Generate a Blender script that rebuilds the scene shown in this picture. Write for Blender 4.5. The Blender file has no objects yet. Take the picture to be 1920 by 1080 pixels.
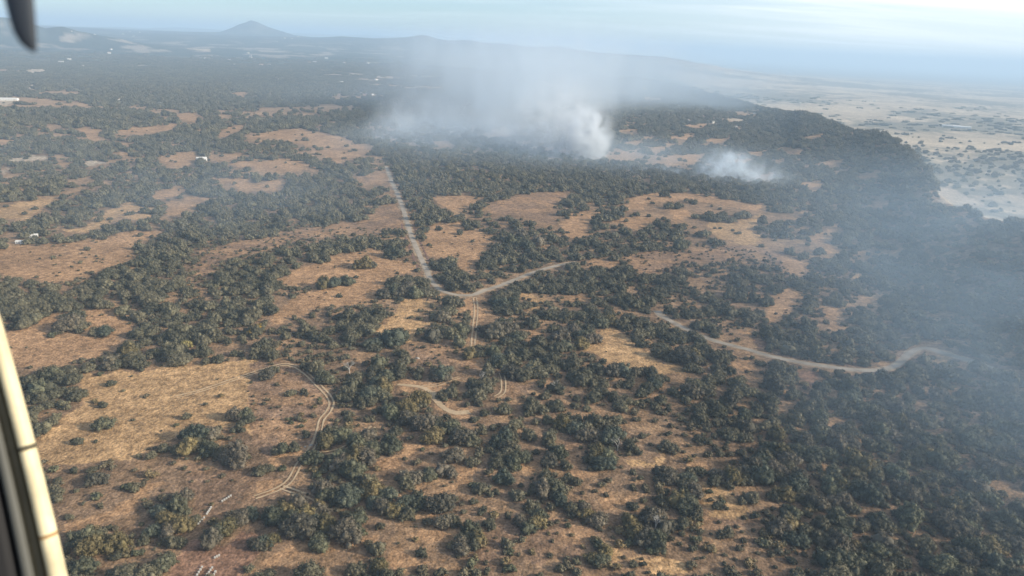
import bpy, bmesh, math, random
import numpy as np
from mathutils import Matrix, Vector

random.seed(7)
rng = np.random.default_rng(11)
scene = bpy.context.scene
COL = scene.collection

# ------------------------------------------------------------------ camera
H = 150.0                      # metres above the local ground
W0, H0 = 1920.0, 1080.0
HFOV = math.radians(69.0)
FPX = (W0 / 2) / math.tan(HFOV / 2)
PITCH = math.atan(456.0 / FPX)
ROLL = math.radians(2.56)
CAM = np.array([0.0, 0.0, H])
_F = np.array([0, math.cos(PITCH), -math.sin(PITCH)])
_R0 = np.array([1.0, 0, 0])
_U0 = np.array([0, math.sin(PITCH), math.cos(PITCH)])
_R = math.cos(ROLL) * _R0 + math.sin(ROLL) * _U0
_U = math.cos(ROLL) * _U0 - math.sin(ROLL) * _R0

cd = bpy.data.cameras.new('camera')
cam = bpy.data.objects.new('camera', cd)
COL.objects.link(cam)
cd.sensor_width = 36.0
cd.lens = 18.0 / math.tan(HFOV / 2)
cd.clip_start = 0.05
cd.clip_end = 120000.0
cd.dof.use_dof = True
cd.dof.focus_distance = 700.0
cd.dof.aperture_fstop = 8.5
m = Matrix(((_R[0], _U[0], -_F[0], 0), (_R[1], _U[1], -_F[1], 0), (_R[2], _U[2], -_F[2], H), (0, 0, 0, 1)))
cam.matrix_world = m
scene.camera = cam

# ------------------------------------------------------------------ light
SUN_EL = math.radians(23.0)
SUN_AZ = math.radians(101.0)          # clockwise from the view direction (+Y)
sun_dir = Vector((math.sin(SUN_AZ) * math.cos(SUN_EL), math.cos(SUN_AZ) * math.cos(SUN_EL), math.sin(SUN_EL)))
sl = bpy.data.lights.new('sun', 'SUN')
sl.energy = 5.0
sl.angle = math.radians(0.53)
sl.color = (1.0, 0.90, 0.76)
so = bpy.data.objects.new('sun', sl)
so.rotation_euler = sun_dir.to_track_quat('Z', 'Y').to_euler()
so.location = (0, 0, 400)
COL.objects.link(so)

world = bpy.data.worlds.new('World')
scene.world = world
world.use_nodes = True
wn, wl = world.node_tree.nodes, world.node_tree.links
wn.clear()
sky = wn.new('ShaderNodeTexSky')
sky.sky_type = 'NISHITA'
sky.sun_disc = False
sky.sun_elevation = SUN_EL
sky.sun_rotation = SUN_AZ
sky.altitude = 800
sky.air_density = 1.0
sky.dust_density = 0.6
sky.ozone_density = 3.0
tc = wn.new('ShaderNodeTexCoord')
# thin cirrus, streaked along one direction, laid out on the sky sphere
sep = wn.new('ShaderNodeSeparateXYZ'); wl.new(tc.outputs['Generated'], sep.inputs[0])
den = wn.new('ShaderNodeMath'); den.operation = 'ADD'; den.inputs[1].default_value = 0.06
wl.new(sep.outputs['Z'], den.inputs[0])
dx = wn.new('ShaderNodeMath'); dx.operation = 'DIVIDE'; wl.new(sep.outputs['X'], dx.inputs[0]); wl.new(den.outputs[0], dx.inputs[1])
dy = wn.new('ShaderNodeMath'); dy.operation = 'DIVIDE'; wl.new(sep.outputs['Y'], dy.inputs[0]); wl.new(den.outputs[0], dy.inputs[1])
cmb = wn.new('ShaderNodeCombineXYZ'); wl.new(dx.outputs[0], cmb.inputs[0]); wl.new(dy.outputs[0], cmb.inputs[1])
mp = wn.new('ShaderNodeMapping'); mp.inputs['Rotation'].default_value = (0, 0, math.radians(-14)); mp.inputs['Scale'].default_value = (0.16, 0.5, 1)
wl.new(cmb.outputs[0], mp.inputs[0])
cn = wn.new('ShaderNodeTexNoise'); cn.inputs['Scale'].default_value = 1.0; cn.inputs['Detail'].default_value = 5; cn.inputs['Roughness'].default_value = 0.55
cn.inputs['Distortion'].default_value = 0.5
wl.new(mp.outputs[0], cn.inputs['Vector'])
cr = wn.new('ShaderNodeMapRange'); cr.inputs['From Min'].default_value = 0.42; cr.inputs['From Max'].default_value = 0.75
cr.inputs['To Min'].default_value = 0.0; cr.inputs['To Max'].default_value = 0.50; cr.interpolation_type = 'SMOOTHSTEP'
wl.new(cn.outputs['Fac'], cr.inputs['Value'])
vr = wn.new('ShaderNodeMapRange'); vr.interpolation_type = 'SMOOTHSTEP'
vr.inputs['From Min'].default_value = -0.30; vr.inputs['From Max'].default_value = 0.85; vr.inputs['To Min'].default_value = 0.0; vr.inputs['To Max'].default_value = 0.85
wl.new(sep.outputs['X'], vr.inputs['Value'])
cw = wn.new('ShaderNodeMapRange'); cw.interpolation_type = 'SMOOTHSTEP'
cw.inputs['From Min'].default_value = -0.55; cw.inputs['From Max'].default_value = 0.15; cw.inputs['To Min'].default_value = 0.12
wl.new(sep.outputs['X'], cw.inputs['Value'])
cm2 = wn.new('ShaderNodeMath'); cm2.operation = 'MULTIPLY'; wl.new(cw.outputs[0], cm2.inputs[0]); wl.new(cr.outputs[0], cm2.inputs[1])
va = wn.new('ShaderNodeMath'); va.operation = 'ADD'; va.use_clamp = True
wl.new(vr.outputs[0], va.inputs[0]); wl.new(cm2.outputs[0], va.inputs[1])
cmix = wn.new('ShaderNodeMix'); cmix.data_type = 'RGBA'
wl.new(va.outputs[0], cmix.inputs['Factor'])
wb = wn.new('ShaderNodeVectorMath'); wb.operation = 'MULTIPLY'; wb.inputs[1].default_value = (0.84, 0.95, 1.05)
wl.new(sky.outputs[0], wb.inputs[0]); wl.new(wb.outputs[0], cmix.inputs['A'])
cmix.inputs['B'].default_value = (8.2, 8.6, 8.8, 1)
bg = wn.new('ShaderNodeBackground'); bg.inputs['Strength'].default_value = 0.115
wl.new(cmix.outputs['Result'], bg.inputs[0])
wo = wn.new('ShaderNodeOutputWorld'); wl.new(bg.outputs[0], wo.inputs[0])

scene.view_settings.view_transform = 'Standard'
scene.view_settings.look = 'None'
scene.view_settings.gamma = 1.0
scene.view_settings.exposure = 0.42
scene.view_settings.use_curve_mapping = False
try:
    scene.cycles.volume_bounces = 2
    scene.cycles.max_bounces = 6
    scene.cycles.diffuse_bounces = 2
    scene.cycles.transparent_max_bounces = 8
    scene.cycles.volume_max_steps = 256
    scene.cycles.use_denoising = True
    scene.cycles.sample_clamp_indirect = 6.0
except Exception:
    pass


# ------------------------------------------------------------------ helpers
def pix_dir(u, v):
    u = np.asarray(u, float); v = np.asarray(v, float)
    return _F + np.multiply.outer((u - 960) / FPX, _R) - np.multiply.outer((v - 540) / FPX, _U)


def project(P):
    """world points -> picture coordinates of the 1920x1080 frame, and depth"""
    d = P - CAM
    z = d @ _F
    zz = np.where(z > 1e-3, z, 1e-3)
    return 960 + FPX * (d @ _R) / zz, 540 - FPX * (d @ _U) / zz, z


def _hash(ix, iy, s):
    n = (ix.astype(np.int64) * 374761393 + iy.astype(np.int64) * 668265263 + s * 974634421) & 0xFFFFFFFF
    n = ((n ^ (n >> 13)) * 1274126177) & 0xFFFFFFFF
    return ((n ^ (n >> 16)) & 0xFFFF) / 65535.0


def vnoise(x, y, s=0):
    ix = np.floor(x); iy = np.floor(y)
    fx = x - ix; fy = y - iy
    fx = fx * fx * (3 - 2 * fx); fy = fy * fy * (3 - 2 * fy)
    ix = ix.astype(np.int64); iy = iy.astype(np.int64)
    a = _hash(ix, iy, s); b = _hash(ix + 1, iy, s); c = _hash(ix, iy + 1, s); d = _hash(ix + 1, iy + 1, s)
    return (a * (1 - fx) + b * fx) * (1 - fy) + (c * (1 - fx) + d * fx) * fy


def fbm(x, y, s=0, o=4):
    t = 0; a = 0.5; n = 0
    for i in range(o):
        t = t + a * vnoise(x, y, s + i * 17); n += a
        x = x * 2.03 + 3.1; y = y * 2.03 + 1.7; a *= 0.5
    return t / n


def sstep(a, b, x):
    t = np.clip((x - a) / (b - a), 0, 1)
    return t * t * (3 - 2 * t)


# ------------------------------------------------------------------ terrain
def crest(pts):
    out = []
    for u, v, D in pts:
        d = pix_dir(u, v); d = d / math.hypot(d[0], d[1])
        out.append((d[0] * D, d[1] * D, H + d[2] * D))
    return np.array(out)


# the wooded ridge whose far side drops to the pale plain
_rc = crest([(1180, 150, 6500), (1290, 172, 4200), (1380, 184, 3000), (1423, 197, 2400), (1487, 207, 2050), (1507, 205, 1900),
             (1547, 216, 1750), (1590, 237, 1550), (1657, 243, 1400), (1697, 263, 1240), (1720, 283, 1100),
             (1747, 313, 960), (1763, 347, 860), (1800, 374, 770), (1850, 388, 720), (1920, 400, 680),
             (2050, 410, 640), (2250, 420, 600), (2600, 430, 560)])
_raz = np.arctan2(_rc[:, 0], _rc[:, 1]); _rD = np.hypot(_rc[:, 0], _rc[:, 1]); _rz = _rc[:, 2] - np.where(_rD < 3500, 10.0, 3.0)

_hill_defs = [
    ([(412, 60), (424, 56), (437, 51), (447, 46), (460, 42), (470, 38), (482, 41), (495, 47), (507, 52), (530, 59), (552, 66)], 9000, 330),
    ([(600, 70), (640, 68), (700, 72), (740, 71), (765, 69), (780, 67), (792, 65), (806, 68), (822, 73), (840, 76), (870, 75), (885, 76), (905, 80), (950, 82),
      (985, 87), (1010, 88), (1045, 87), (1070, 91), (1090, 94), (1130, 99), (1180, 102), (1240, 106)], 7600, 800),
    ([(-160, 40), (-60, 30), (0, 29), (28, 32), (50, 38), (68, 45), (85, 51), (100, 49), (118, 48), (132, 52), (146, 57)], 5200, 270),
    ([(130, 55), (170, 51), (220, 50), (270, 53), (330, 51), (390, 54), (430, 57)], 17000, 1500),
    ([(540, 62), (600, 63), (650, 66), (690, 65), (730, 68), (780, 72)], 19000, 1500),
]
_hills = [(crest([(u, v, D) for u, v in p]), w) for p, D, w in _hill_defs]


def hgt(x, y):
    x = np.asarray(x, float); y = np.asarray(y, float)
    r = np.hypot(x, y); az = np.arctan2(x, y)
    near = 1 - sstep(2500, 6000, r)
    z = (fbm(x / 260 + 5, y / 260 + 9, 3, 3) - 0.5) * 12 * sstep(60, 500, r) * near
    z = z + (fbm(x / 900 + 2, y / 900, 21, 4) - 0.5) * 26 * sstep(700, 2600, r)
    z = z + 122 * sstep(2500, 9500, r) * sstep(math.radians(14), math.radians(-16), az)
    # ridge
    D = np.interp(az, _raz, _rD); Z = np.interp(az, _raz, _rz)
    on = sstep(_raz[0], _raz[2], az) * (1 - sstep(math.radians(70), math.radians(100), np.abs(az)))
    dn = np.clip(D - r, 0, None); df = np.clip(r - D, 0, None)
    k = np.exp(-(dn / (0.28 * D)) ** 2)
    zr = np.where(r < D, z + (Z - z) * k, Z + (-46 + (z - 4) * 0.5 - Z) * sstep(0, 0.28 * D, df))
    z = z + (zr - z) * on
    # hills on the skyline
    far = r > 2500
    if np.any(far):
        xf = x[far]; yf = y[far]; zf = z[far]
        for P, w in _hills:
            best = np.full(xf.shape, 1e9); bz = np.zeros(xf.shape)
            cx, cy = P[:, 0].mean(), P[:, 1].mean()
            rad = np.hypot(P[:, 0] - cx, P[:, 1] - cy).max() + 4 * w
            s = np.hypot(xf - cx, yf - cy) < rad
            if not np.any(s):
                continue
            xs = xf[s]; ys = yf[s]; b = best[s]; zz = bz[s]
            for i in range(len(P) - 1):
                a, c = P[i], P[i + 1]
                ex, ey = c[0] - a[0], c[1] - a[1]
                L = ex * ex + ey * ey
                t = np.clip(((xs - a[0]) * ex + (ys - a[1]) * ey) / L, 0, 1)
                d = np.hypot(xs - a[0] - t * ex, ys - a[1] - t * ey)
                q = d < b
                b = np.where(q, d, b); zz = np.where(q, a[2] + t * (c[2] - a[2]), zz)
            g = np.exp(-(b / w) ** 1.3)
            rough = (fbm(xs / (w * .35), ys / (w * .35), 61, 4) - .5) * 0.5 * g * (1 - g) * 4
            zf[s] = zf[s] + np.clip(zz - zf[s], 0, None) * np.clip(g + rough * .5, 0, 1)
        z = z.copy(); z[far] = zf
    return z


def ground_at(u, v):
    """the ground point that shows at a place of the picture"""
    d = pix_dir(u, v)
    single = d.ndim == 1
    d = np.atleast_2d(d)
    z = np.zeros(len(d))
    for _ in range(12):
        t = np.where(d[:, 2] < -1e-4, (z - H) / np.minimum(d[:, 2], -1e-4), 20000)
        p = CAM + d * t[:, None]
        z = 0.5 * z + 0.5 * hgt(p[:, 0], p[:, 1])
    p[:, 2] = hgt(p[:, 0], p[:, 1])
    return p[0] if single else p


# ------------------------------------------------------------------ where the ground is open (outlines of the clearings)
# kind: g golden dry grass, y bright gold, b brown scrub, r red earth, p pale field
CLEAR = [
 ('g', [(2,615),(55,612),(78,597),(112,580),(110,592),(95,612),(80,628),(140,630),(160,622),(150,600),(142,587),(170,580),(210,582),(222,600),(252,607),(248,618),(222,628),(215,640),(220,650),(208,660),(150,676),(90,686),(25,700),(-20,700),(-20,615)]),
 ('y', [(150,702),(225,695),(270,697),(290,690),(302,680),(345,680),(350,690),(360,684),(480,672),(480,700),(470,810),(455,800),(380,800),(350,815),(300,835),(250,860),(190,862),(100,868),(60,840),(58,825),(110,795),(125,770),(150,745),(148,720)]),
 ('b', [(480,672),(540,680),(560,690),(600,720),(620,750),(625,775),(600,800),(590,830),(560,870),(520,870),(478,830),(468,800)]),
 ('g', [(110,985),(170,975),(200,960),(235,940),(285,905),(320,900),(330,905),(300,920),(255,945),(235,970),(190,985),(115,1003)]),
 ('r', [(325,1080),(330,1035),(345,1020),(360,1012),(400,1022),(440,1003),(480,1004),(500,1010),(480,1040),(460,1060),(440,1090),(325,1100)]),
 ('b', [(350,880),(380,865),(400,900),(420,870),(460,880),(510,890),(540,920),(490,940),(430,948),(405,968),(375,990),(358,965),(368,930),(362,900)]),
 ('g', [(495,610),(510,590),(555,560),(575,545),(620,540),(705,540),(700,560),(660,575),(600,575),(570,585),(525,605)]),
 ('y', [(755,565),(775,563),(820,567),(830,570),(790,580),(770,595),(760,605),(800,605),(830,607),(790,618),(780,640),(760,650),(735,620),(700,632),(710,615),(722,605),(728,590),(732,580)]),
 ('g', [(845,585),(878,562),(897,560),(902,575),(925,585),(915,590),(898,600),(895,640),(884,640),(885,600),(870,590),(850,595)]),
 ('b', [(780,655),(830,645),(860,648),(855,670),(890,680),(900,692),(870,695),(860,685),(800,690),(785,675)]),
 ('g', [(745,715),(780,716),(820,715),(850,712),(860,708),(855,722),(830,728),(800,740),(750,732)]),
 ('g', [(812,745),(840,750),(870,762),(890,770),(872,787),(840,782),(822,765)]),
 ('y', [(1150,612),(1180,635),(1210,657),(1225,660),(1232,680),(1290,690),(1260,705),(1235,702),(1210,692),(1180,690),(1130,677),(1110,662),(1082,662),(1080,647),(1110,628)]),
 ('y', [(968,570),(975,552),(1000,555),(1018,565),(1012,580),(985,590),(995,570),(980,562)]),
 ('g', [(985,615),(1015,620),(1018,640),(1008,648),(995,630)]),
 ('g', [(1030,552),(1100,555),(1105,561),(1060,567)]),
 ('b', [(940,720),(1008,720),(985,735),(960,745),(935,735)]),
 ('g', [(1130,765),(1140,748),(1160,762),(1140,775),(1110,787),(1098,780)]),
 ('b', [(1210,733),(1260,718),(1243,737),(1215,752)]),
 ('g', [(1375,622),(1415,613),(1405,632)]),
 ('r', [(1415,640),(1440,633),(1445,650),(1420,653)]),
 ('g', [(1355,685),(1400,675),(1420,690),(1390,705)]),
 ('g', [(1440,560),(1470,542),(1505,545),(1490,565),(1480,580),(1460,600),(1440,602),(1430,580)]),
 ('g', [(1540,575),(1572,571),(1580,595),(1577,610),(1600,615),(1560,624),(1563,600),(1553,587)]),
 ('g', [(1607,550),(1645,558),(1648,577),(1625,572)]),
 ('r', [(1497,695),(1530,700),(1538,712),(1515,724),(1498,730)]),
 ('y', [(1750,660),(1766,662),(1775,684),(1754,680)]),
 ('b', [(1062,815),(1100,820),(1105,850),(1095,885),(1075,885),(1060,850)]),
 ('g', [(955,865),(1010,862),(1013,887),(985,892),(955,882)]),
 ('g', [(1080,885),(1150,893),(1100,906),(1052,914),(1083,900)]),
 ('y', [(1190,872),(1250,865),(1225,842),(1260,860),(1235,880),(1195,884)]),
 ('g', [(1285,863),(1330,876),(1325,887),(1290,882)]),
 ('g', [(1120,940),(1140,920),(1165,935),(1205,937),(1175,960),(1135,960)]),
 ('y', [(1308,913),(1350,913),(1370,938),(1398,962),(1370,972),(1330,967),(1315,945)]),
 ('b', [(1318,967),(1400,975),(1430,1010),(1400,1000),(1340,997),(1290,997)]),
 ('b', [(1000,985),(1040,965),(1080,970),(1110,995),(1145,1005),(1110,1022),(1085,1042),(1000,1062),(970,1032)]),
 ('y', [(1148,1018),(1182,1045),(1160,1062),(1143,1052)]),
 ('y', [(1185,1045),(1220,1055),(1240,1045),(1290,1060),(1300,1082),(1240,1082)]),
 ('g', [(775,995),(800,983),(890,983),(905,990),(850,1007),(790,1017),(765,1012)]),
 ('g', [(705,870),(740,850),(768,830),(820,832),(780,852),(750,867),(740,882),(705,887)]),
 ('g', [(850,880),(885,878),(870,902),(845,927),(818,932),(848,900)]),
 ('g', [(800,938),(827,950),(812,967),(798,960)]),
 ('b', [(910,972),(990,968),(1000,990),(960,1012),(930,1042),(890,1062),(883,1050),(905,1010)]),
 ('g', [(720,1050),(740,1030),(790,1048),(830,1048),(800,1062),(745,1072)]),
 ('g', [(480,1050),(520,1038),(600,1018),(670,1003),(700,998),(690,1012),(600,1037),(500,1060)]),
 ('g', [(515,860),(560,845),(590,830),(580,850),(560,872),(520,882)]),
 ('g', [(478,905),(520,898),(535,915),(480,937)]),
 ('y', [(-10,393),(70,372),(107,368),(75,395),(65,412),(25,412),(-10,407)]),
 ('y', [(112,420),(125,432),(160,428),(172,408),(210,392),(235,385),(232,375),(250,378),(262,388),(285,388),(285,405),(255,412),(225,408),(210,418),(190,428),(160,437),(125,437)]),
 ('g', [(-20,465),(60,460),(120,455),(190,447),(250,435),(310,432),(295,442),(255,455),(252,478),(215,498),(160,518),(125,533),(70,522),(20,517),(-20,520)]),
 ('g', [(312,378),(370,369),(402,365),(370,385),(355,398),(312,402),(320,388)]),
 ('g', [(288,367),(315,351),(343,352),(335,366),(300,373)]),
 ('g', [(398,332),(470,334),(480,358),(455,363),(440,346),(420,341)]),
 ('g', [(293,300),(320,285),(362,286),(366,311),(320,311)]),
 ('g', [(385,298),(455,284),(461,290),(410,304)]), ('g', [(420,305),(482,299),(482,313),(440,313)]),
 ('p', [(3,298),(90,289),(90,299),(40,301)]), ('g', [(97,300),(136,304),(120,312)]), ('p', [(153,308),(165,299),(203,303),(165,313)]), ('p', [(-5,320),(22,317),(5,328)]),
 ('b', [(370,470),(420,458),(480,450),(540,430),(620,420),(700,405),(740,385),(760,420),(720,425),(700,440),(640,440),(560,448),(520,462),(460,475),(420,490),(370,535),(360,535),(365,500)]),
 ('g', [(266,515),(292,511),(285,521)]),
 ('g', [(460,257),(500,246),(560,242),(600,246),(650,261),(692,275),(697,286),(670,296),(640,301),(632,305),(605,291),(580,276),(545,266),(510,256),(480,261)]),
 ('g', [(478,345),(535,334),(525,356),(495,359),(480,353)]),
 ('b', [(655,335),(700,325),(730,320),(738,340),(720,350),(690,346)]),
 ('b', [(705,385),(735,382),(757,395),(762,418),(740,427),(690,422),(680,416),(700,400)]),
 ('g', [(668,470),(700,465),(715,485),(770,490),(785,505),(740,517),(715,532),(700,547),(600,547),(540,532),(520,526),(560,500),(600,490),(640,480)]),
 ('g', [(795,437),(812,419),(850,415),(870,419),(890,431),(930,439),(918,456),(905,479),(890,493),(870,507),(855,486),(830,479),(805,481),(800,460)]),
 ('g', [(818,372),(850,365),(882,367),(892,380),(870,396),(840,393),(820,382)]),
 ('b', [(910,390),(925,380),(965,369),(1040,359),(1078,356),(1060,369),(1040,381),(1030,395),(1042,405),(1040,420),(1000,414),(960,403),(930,406)]),
 ('g', [(1048,418),(1075,401),(1105,397),(1127,399),(1110,412),(1105,429),(1088,433),(1112,441),(1070,452),(1060,441)]),
 ('g', [(1166,395),(1180,371),(1210,365),(1250,361),(1300,361),(1340,371),(1400,379),(1432,384),(1420,396),(1370,389),(1320,381),(1290,373),(1250,379),(1215,379),(1205,393),(1170,396)]),
 ('g', [(1253,396),(1286,394),(1291,406),(1265,417)]),
 ('g', [(1148,415),(1190,404),(1228,407),(1215,419),(1190,429),(1170,421)]),
 ('y', [(1323,420),(1360,419),(1400,414),(1432,401),(1420,421),(1395,431),(1422,445),(1412,462),(1370,454),(1345,446)]),
 ('b', [(1175,480),(1260,472),(1320,463),(1385,460),(1440,470),(1470,475),(1500,490),(1520,485),(1512,500),(1502,517),(1470,512),(1440,490),(1390,482),(1320,492),(1260,497),(1225,512),(1200,517),(1185,497)]),
 ('g', [(1103,484),(1162,489),(1147,502),(1108,497)]), ('y', [(1100,459),(1118,461),(1112,479)]),
 ('g', [(1131,292),(1160,282),(1207,293),(1190,301),(1150,299)]), ('g', [(1213,280),(1247,272),(1230,291)]), ('g', [(1213,297),(1265,289),(1322,289),(1315,301),(1290,313),(1250,309),(1225,306)]),
 ('r', [(1418,328),(1450,321),(1452,336),(1425,335)]), ('g', [(1460,275),(1502,281),(1500,290),(1475,288)]), ('g', [(1448,296),(1475,299),(1460,306)]),
 ('g', [(1546,427),(1572,419),(1582,426),(1565,438),(1550,435)]), ('g', [(1518,440),(1542,437),(1542,452),(1562,458),(1570,472),(1558,481),(1545,463),(1520,456)]),
 ('g', [(1460,487),(1522,491),(1502,511),(1470,518),(1463,500)]), ('y', [(1593,511),(1613,507),(1617,521),(1598,525)]),
 ('g', [(328,218),(352,211),(382,220),(368,231),(345,225)]), ('g', [(218,246),(250,239),(290,237),(328,233),(320,243),(280,251),(225,253)]),
 ('g', [(138,242),(165,237),(188,245),(186,262),(172,266),(160,250)]), ('g', [(405,258),(425,239),(462,233),(450,243),(425,256)]), ('g', [(215,281),(240,282),(247,292),(230,295)]),
 ('g', [(220,264),(252,263),(235,273)]), ('g', [(-5,260),(24,261),(10,273),(-5,273)]), ('p', [(43,131),(90,128),(88,136),(50,137)]), ('p', [(53,160),(66,157),(66,168),(55,169)]),
 ('g', [(432,174),(462,172),(457,181)]), ('p', [(348,91),(392,91),(394,98)]), ('g', [(813,265),(845,263),(850,273),(825,277)]), ('g', [(910,243),(960,240),(950,255),(920,256)]),
 ('g', [(470,305),(530,298),(590,308),(600,318),(520,325),(480,318)]), ('p', [(-5,185),(22,184),(26,193),(-5,199)]),
 ('p', [(1755,352),(1785,350),(1800,362),(1830,376),(1850,386),(1790,384),(1765,380)]),
 ('g', [(1150,245),(1200,240),(1190,250)]), ('g', [(1240,258),(1300,252),(1285,262)]), ('g', [(1320,262),(1370,258),(1350,268)]), ('g', [(1170,268),(1205,264),(1195,272)]),
 ('g', [(1280,236),(1330,232),(1315,240)]), ('p', [(1350,225),(1400,220),(1390,228)]), ('g', [(1400,286),(1440,280),(1425,292)]), ('g', [(1360,300),(1410,296),(1400,306)]), ('g', [(1500,255),(1545,250),(1530,260)]),
 ('g', [(1540,305),(1580,298),(1565,310)]), ('g', [(1600,330),(1650,322),(1632,336)]), ('g', [(1620,385),(1665,378),(1650,392)]), ('g', [(1490,345),(1545,340),(1525,352)]), ('g', [(1650,470),(1690,462),(1680,476)]),
 ('g', [(600,500),(640,488),(650,497),(610,508)]),
]
# looser woodland: share of the tree spots that are taken
SPARSE = [
 (0.42, [(20,850),(330,840),(360,870),(360,1080),(100,1100)]),
 (0.62, [(480,560),(1000,560),(1000,700),(480,700)]),
 (0.55, [(700,830),(1460,830),(1460,1100),(560,1100),(700,980)]),
 (0.62, [(300,870),(700,870),(700,1100),(300,1100)]),
 (0.70, [(1150,380),(1500,380),(1600,640),(1250,690)]),
 (0.75, [(1000,560),(1440,560),(1440,830),(1000,830)]),
]


def _band(pts, up, dn):
    return [(a, b - up) for a, b in pts] + [(a, b + dn) for a, b in pts[::-1]]


# the stretches of road and track that no crown hides
OPENROAD = [_band([(1352, 641), (1400, 655), (1440, 667), (1485, 677), (1530, 685), (1575, 691), (1620, 695), (1655, 694), (1680, 685), (1698, 670), (1714, 657), (1736, 653), (1760, 660)], 6, 5),
            _band([(840, 550), (865, 554), (887, 553), (908, 545), (935, 537), (965, 525), (1000, 511)], 5, 5), _band([(1015, 506), (1058, 496)], 4, 4),
            [(772, 462), (788, 460), (802, 500), (815, 528), (800, 520), (790, 500)],
            _band([(815, 746), (826, 760), (840, 770), (860, 776), (882, 773)], 7, 6), _band([(748, 720), (770, 723), (800, 724), (840, 715)], 5, 4),
            _band([(556, 688), (578, 704), (606, 732), (622, 757), (612, 776)], 6, 6), _band([(1240, 592), (1268, 608)], 4, 4)]
DENSE = [[(1430, 200), (1510, 205), (1600, 237), (1700, 260), (1770, 345), (1925, 400), (1925, 1090), (1480, 1090), (1440, 700), (1660, 640), (1640, 520), (1590, 420), (1440, 360), (1400, 260)],
         [(720, 295), (1130, 300), (1440, 340), (1440, 366), (1080, 352), (880, 362), (800, 400), (760, 330)],
         [(250, 440), (420, 330), (560, 330), (700, 360), (690, 400), (540, 425), (400, 455), (330, 520), (120, 590), (20, 590), (30, 540), (200, 510)],
         [(150, 125), (600, 125), (600, 200), (300, 205), (150, 175)]]


def inpoly(u, v, poly):
    p = np.asarray(poly, float)
    res = np.zeros(u.shape, bool)
    s = (u >= p[:, 0].min()) & (u <= p[:, 0].max()) & (v >= p[:, 1].min()) & (v <= p[:, 1].max())
    if not s.any():
        return res
    us, vs = u[s], v[s]
    c = np.zeros(us.shape, bool)
    n = len(p)
    for i in range(n):
        x1, y1 = p[i]; x2, y2 = p[(i + 1) % n]
        if y1 == y2:
            continue
        k = ((y1 > vs) != (y2 > vs)) & (us < (x2 - x1) * (vs - y1) / (y2 - y1) + x1)
        c ^= k
    res[s] = c
    return res


def warp(u, v, x, y, z):
    """uneven edges for the outlines: a wobble that belongs to the ground, a few metres wide"""
    k = np.clip(1600.0 / np.maximum(z, 60), 0, 9)
    a = (fbm(x / 8, y / 8, 31, 3) - 0.5) * 6.5 + (fbm(x / 40, y / 40, 41, 2) - 0.5) * 7
    b = (fbm(x / 8, y / 8, 51, 3) - 0.5) * 6.5 + (fbm(x / 45, y / 45, 57, 2) - 0.5) * 5
    return u + a * k, v + b * k * 0.6


def gaps(x, y):
    """grassy slits inside the wood"""
    r = np.hypot(x, y)
    u, v, d = project(np.stack([x, y, hgt(x, y)], 1))
    solid = np.zeros(x.shape, bool)
    for poly in DENSE:
        solid |= inpoly(u, v, poly) & (d > 0)
    g1 = sstep(0.575, 0.64, fbm(x / 46 + 5, y / 30, 77, 4)) * (0.45 * sstep(300, 480, r) + 0.35 * sstep(750, 1050, r))
    g1 = g1 * (1 - 0.7 * solid)
    g2 = sstep(0.595, 0.66, fbm(x / 150 + 3, y / 130, 101, 5)) * sstep(1000, 1700, r)
    return np.clip(g1 * (1 - 0.45 * sstep(1300, 2200, r)) + g2 * (1 - 0.93 * solid), 0, 1)


def open_ground(u, v):
    r = np.zeros(u.shape, np.int8)
    for kd, poly in CLEAR:
        r[inpoly(u, v, poly)] = 'gybrp'.index(kd) + 1
    return r


# ------------------------------------------------------------------ material helpers
def mat(name):
    mt = bpy.data.materials.new(name)
    mt.use_nodes = True
    nt = mt.node_tree
    b = nt.nodes['Principled BSDF']
    b.inputs['Specular IOR Level'].default_value = 0.15
    b.inputs['Roughness'].default_value = 0.9
    return mt, nt.nodes, nt.links, b


def N(nodes, t, **kw):
    n = nodes.new(t)
    for k, v in kw.items():
        if hasattr(n, k):
            setattr(n, k, v)
        else:
            n.inputs[k].default_value = v
    return n


def plain(name, col, rough=0.8, var=0.15, scale=3.0):
    mt, n, l, b = mat(name)
    t = N(n, 'ShaderNodeTexCoord')
    no = N(n, 'ShaderNodeTexNoise', Scale=scale, Detail=5.0)
    l.new(t.outputs['Object'], no.inputs['Vector'])
    r = N(n, 'ShaderNodeMapRange'); r.inputs['To Min'].default_value = 1 - var; r.inputs['To Max'].default_value = 1 + var
    r.inputs['From Min'].default_value = 0.3; r.inputs['From Max'].default_value = 0.7
    l.new(no.outputs['Fac'], r.inputs['Value'])
    mx = N(n, 'ShaderNodeVectorMath', operation='SCALE'); mx.inputs[0].default_value = col
    l.new(r.outputs[0], mx.inputs['Scale'])
    l.new(mx.outputs[0], b.inputs['Base Color'])
    b.inputs['Roughness'].default_value = rough
    return mt


def mesh(name, verts, faces, material=None, smooth=False):
    me = bpy.data.meshes.new(name)
    verts = np.asarray(verts, np.float32)
    if isinstance(faces, np.ndarray) and faces.ndim == 2:
        k = faces.shape[1]
        me.vertices.add(len(verts)); me.vertices.foreach_set('co', verts.ravel())
        me.loops.add(faces.size); me.loops.foreach_set('vertex_index', faces.astype(np.int32).ravel())
        me.polygons.add(len(faces))
        me.polygons.foreach_set('loop_start', np.arange(0, faces.size, k, dtype=np.int32))
        me.polygons.foreach_set('loop_total', np.full(len(faces), k, np.int32))
        me.update(calc_edges=True)
    else:
        me.from_pydata([tuple(map(float, v)) for v in verts], [], [tuple(int(i) for i in f) for f in faces]); me.update()
    if material:
        me.materials.append(material)
    if smooth:
        me.polygons.foreach_set('use_smooth', np.ones(len(me.polygons), bool))
    return me


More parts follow.
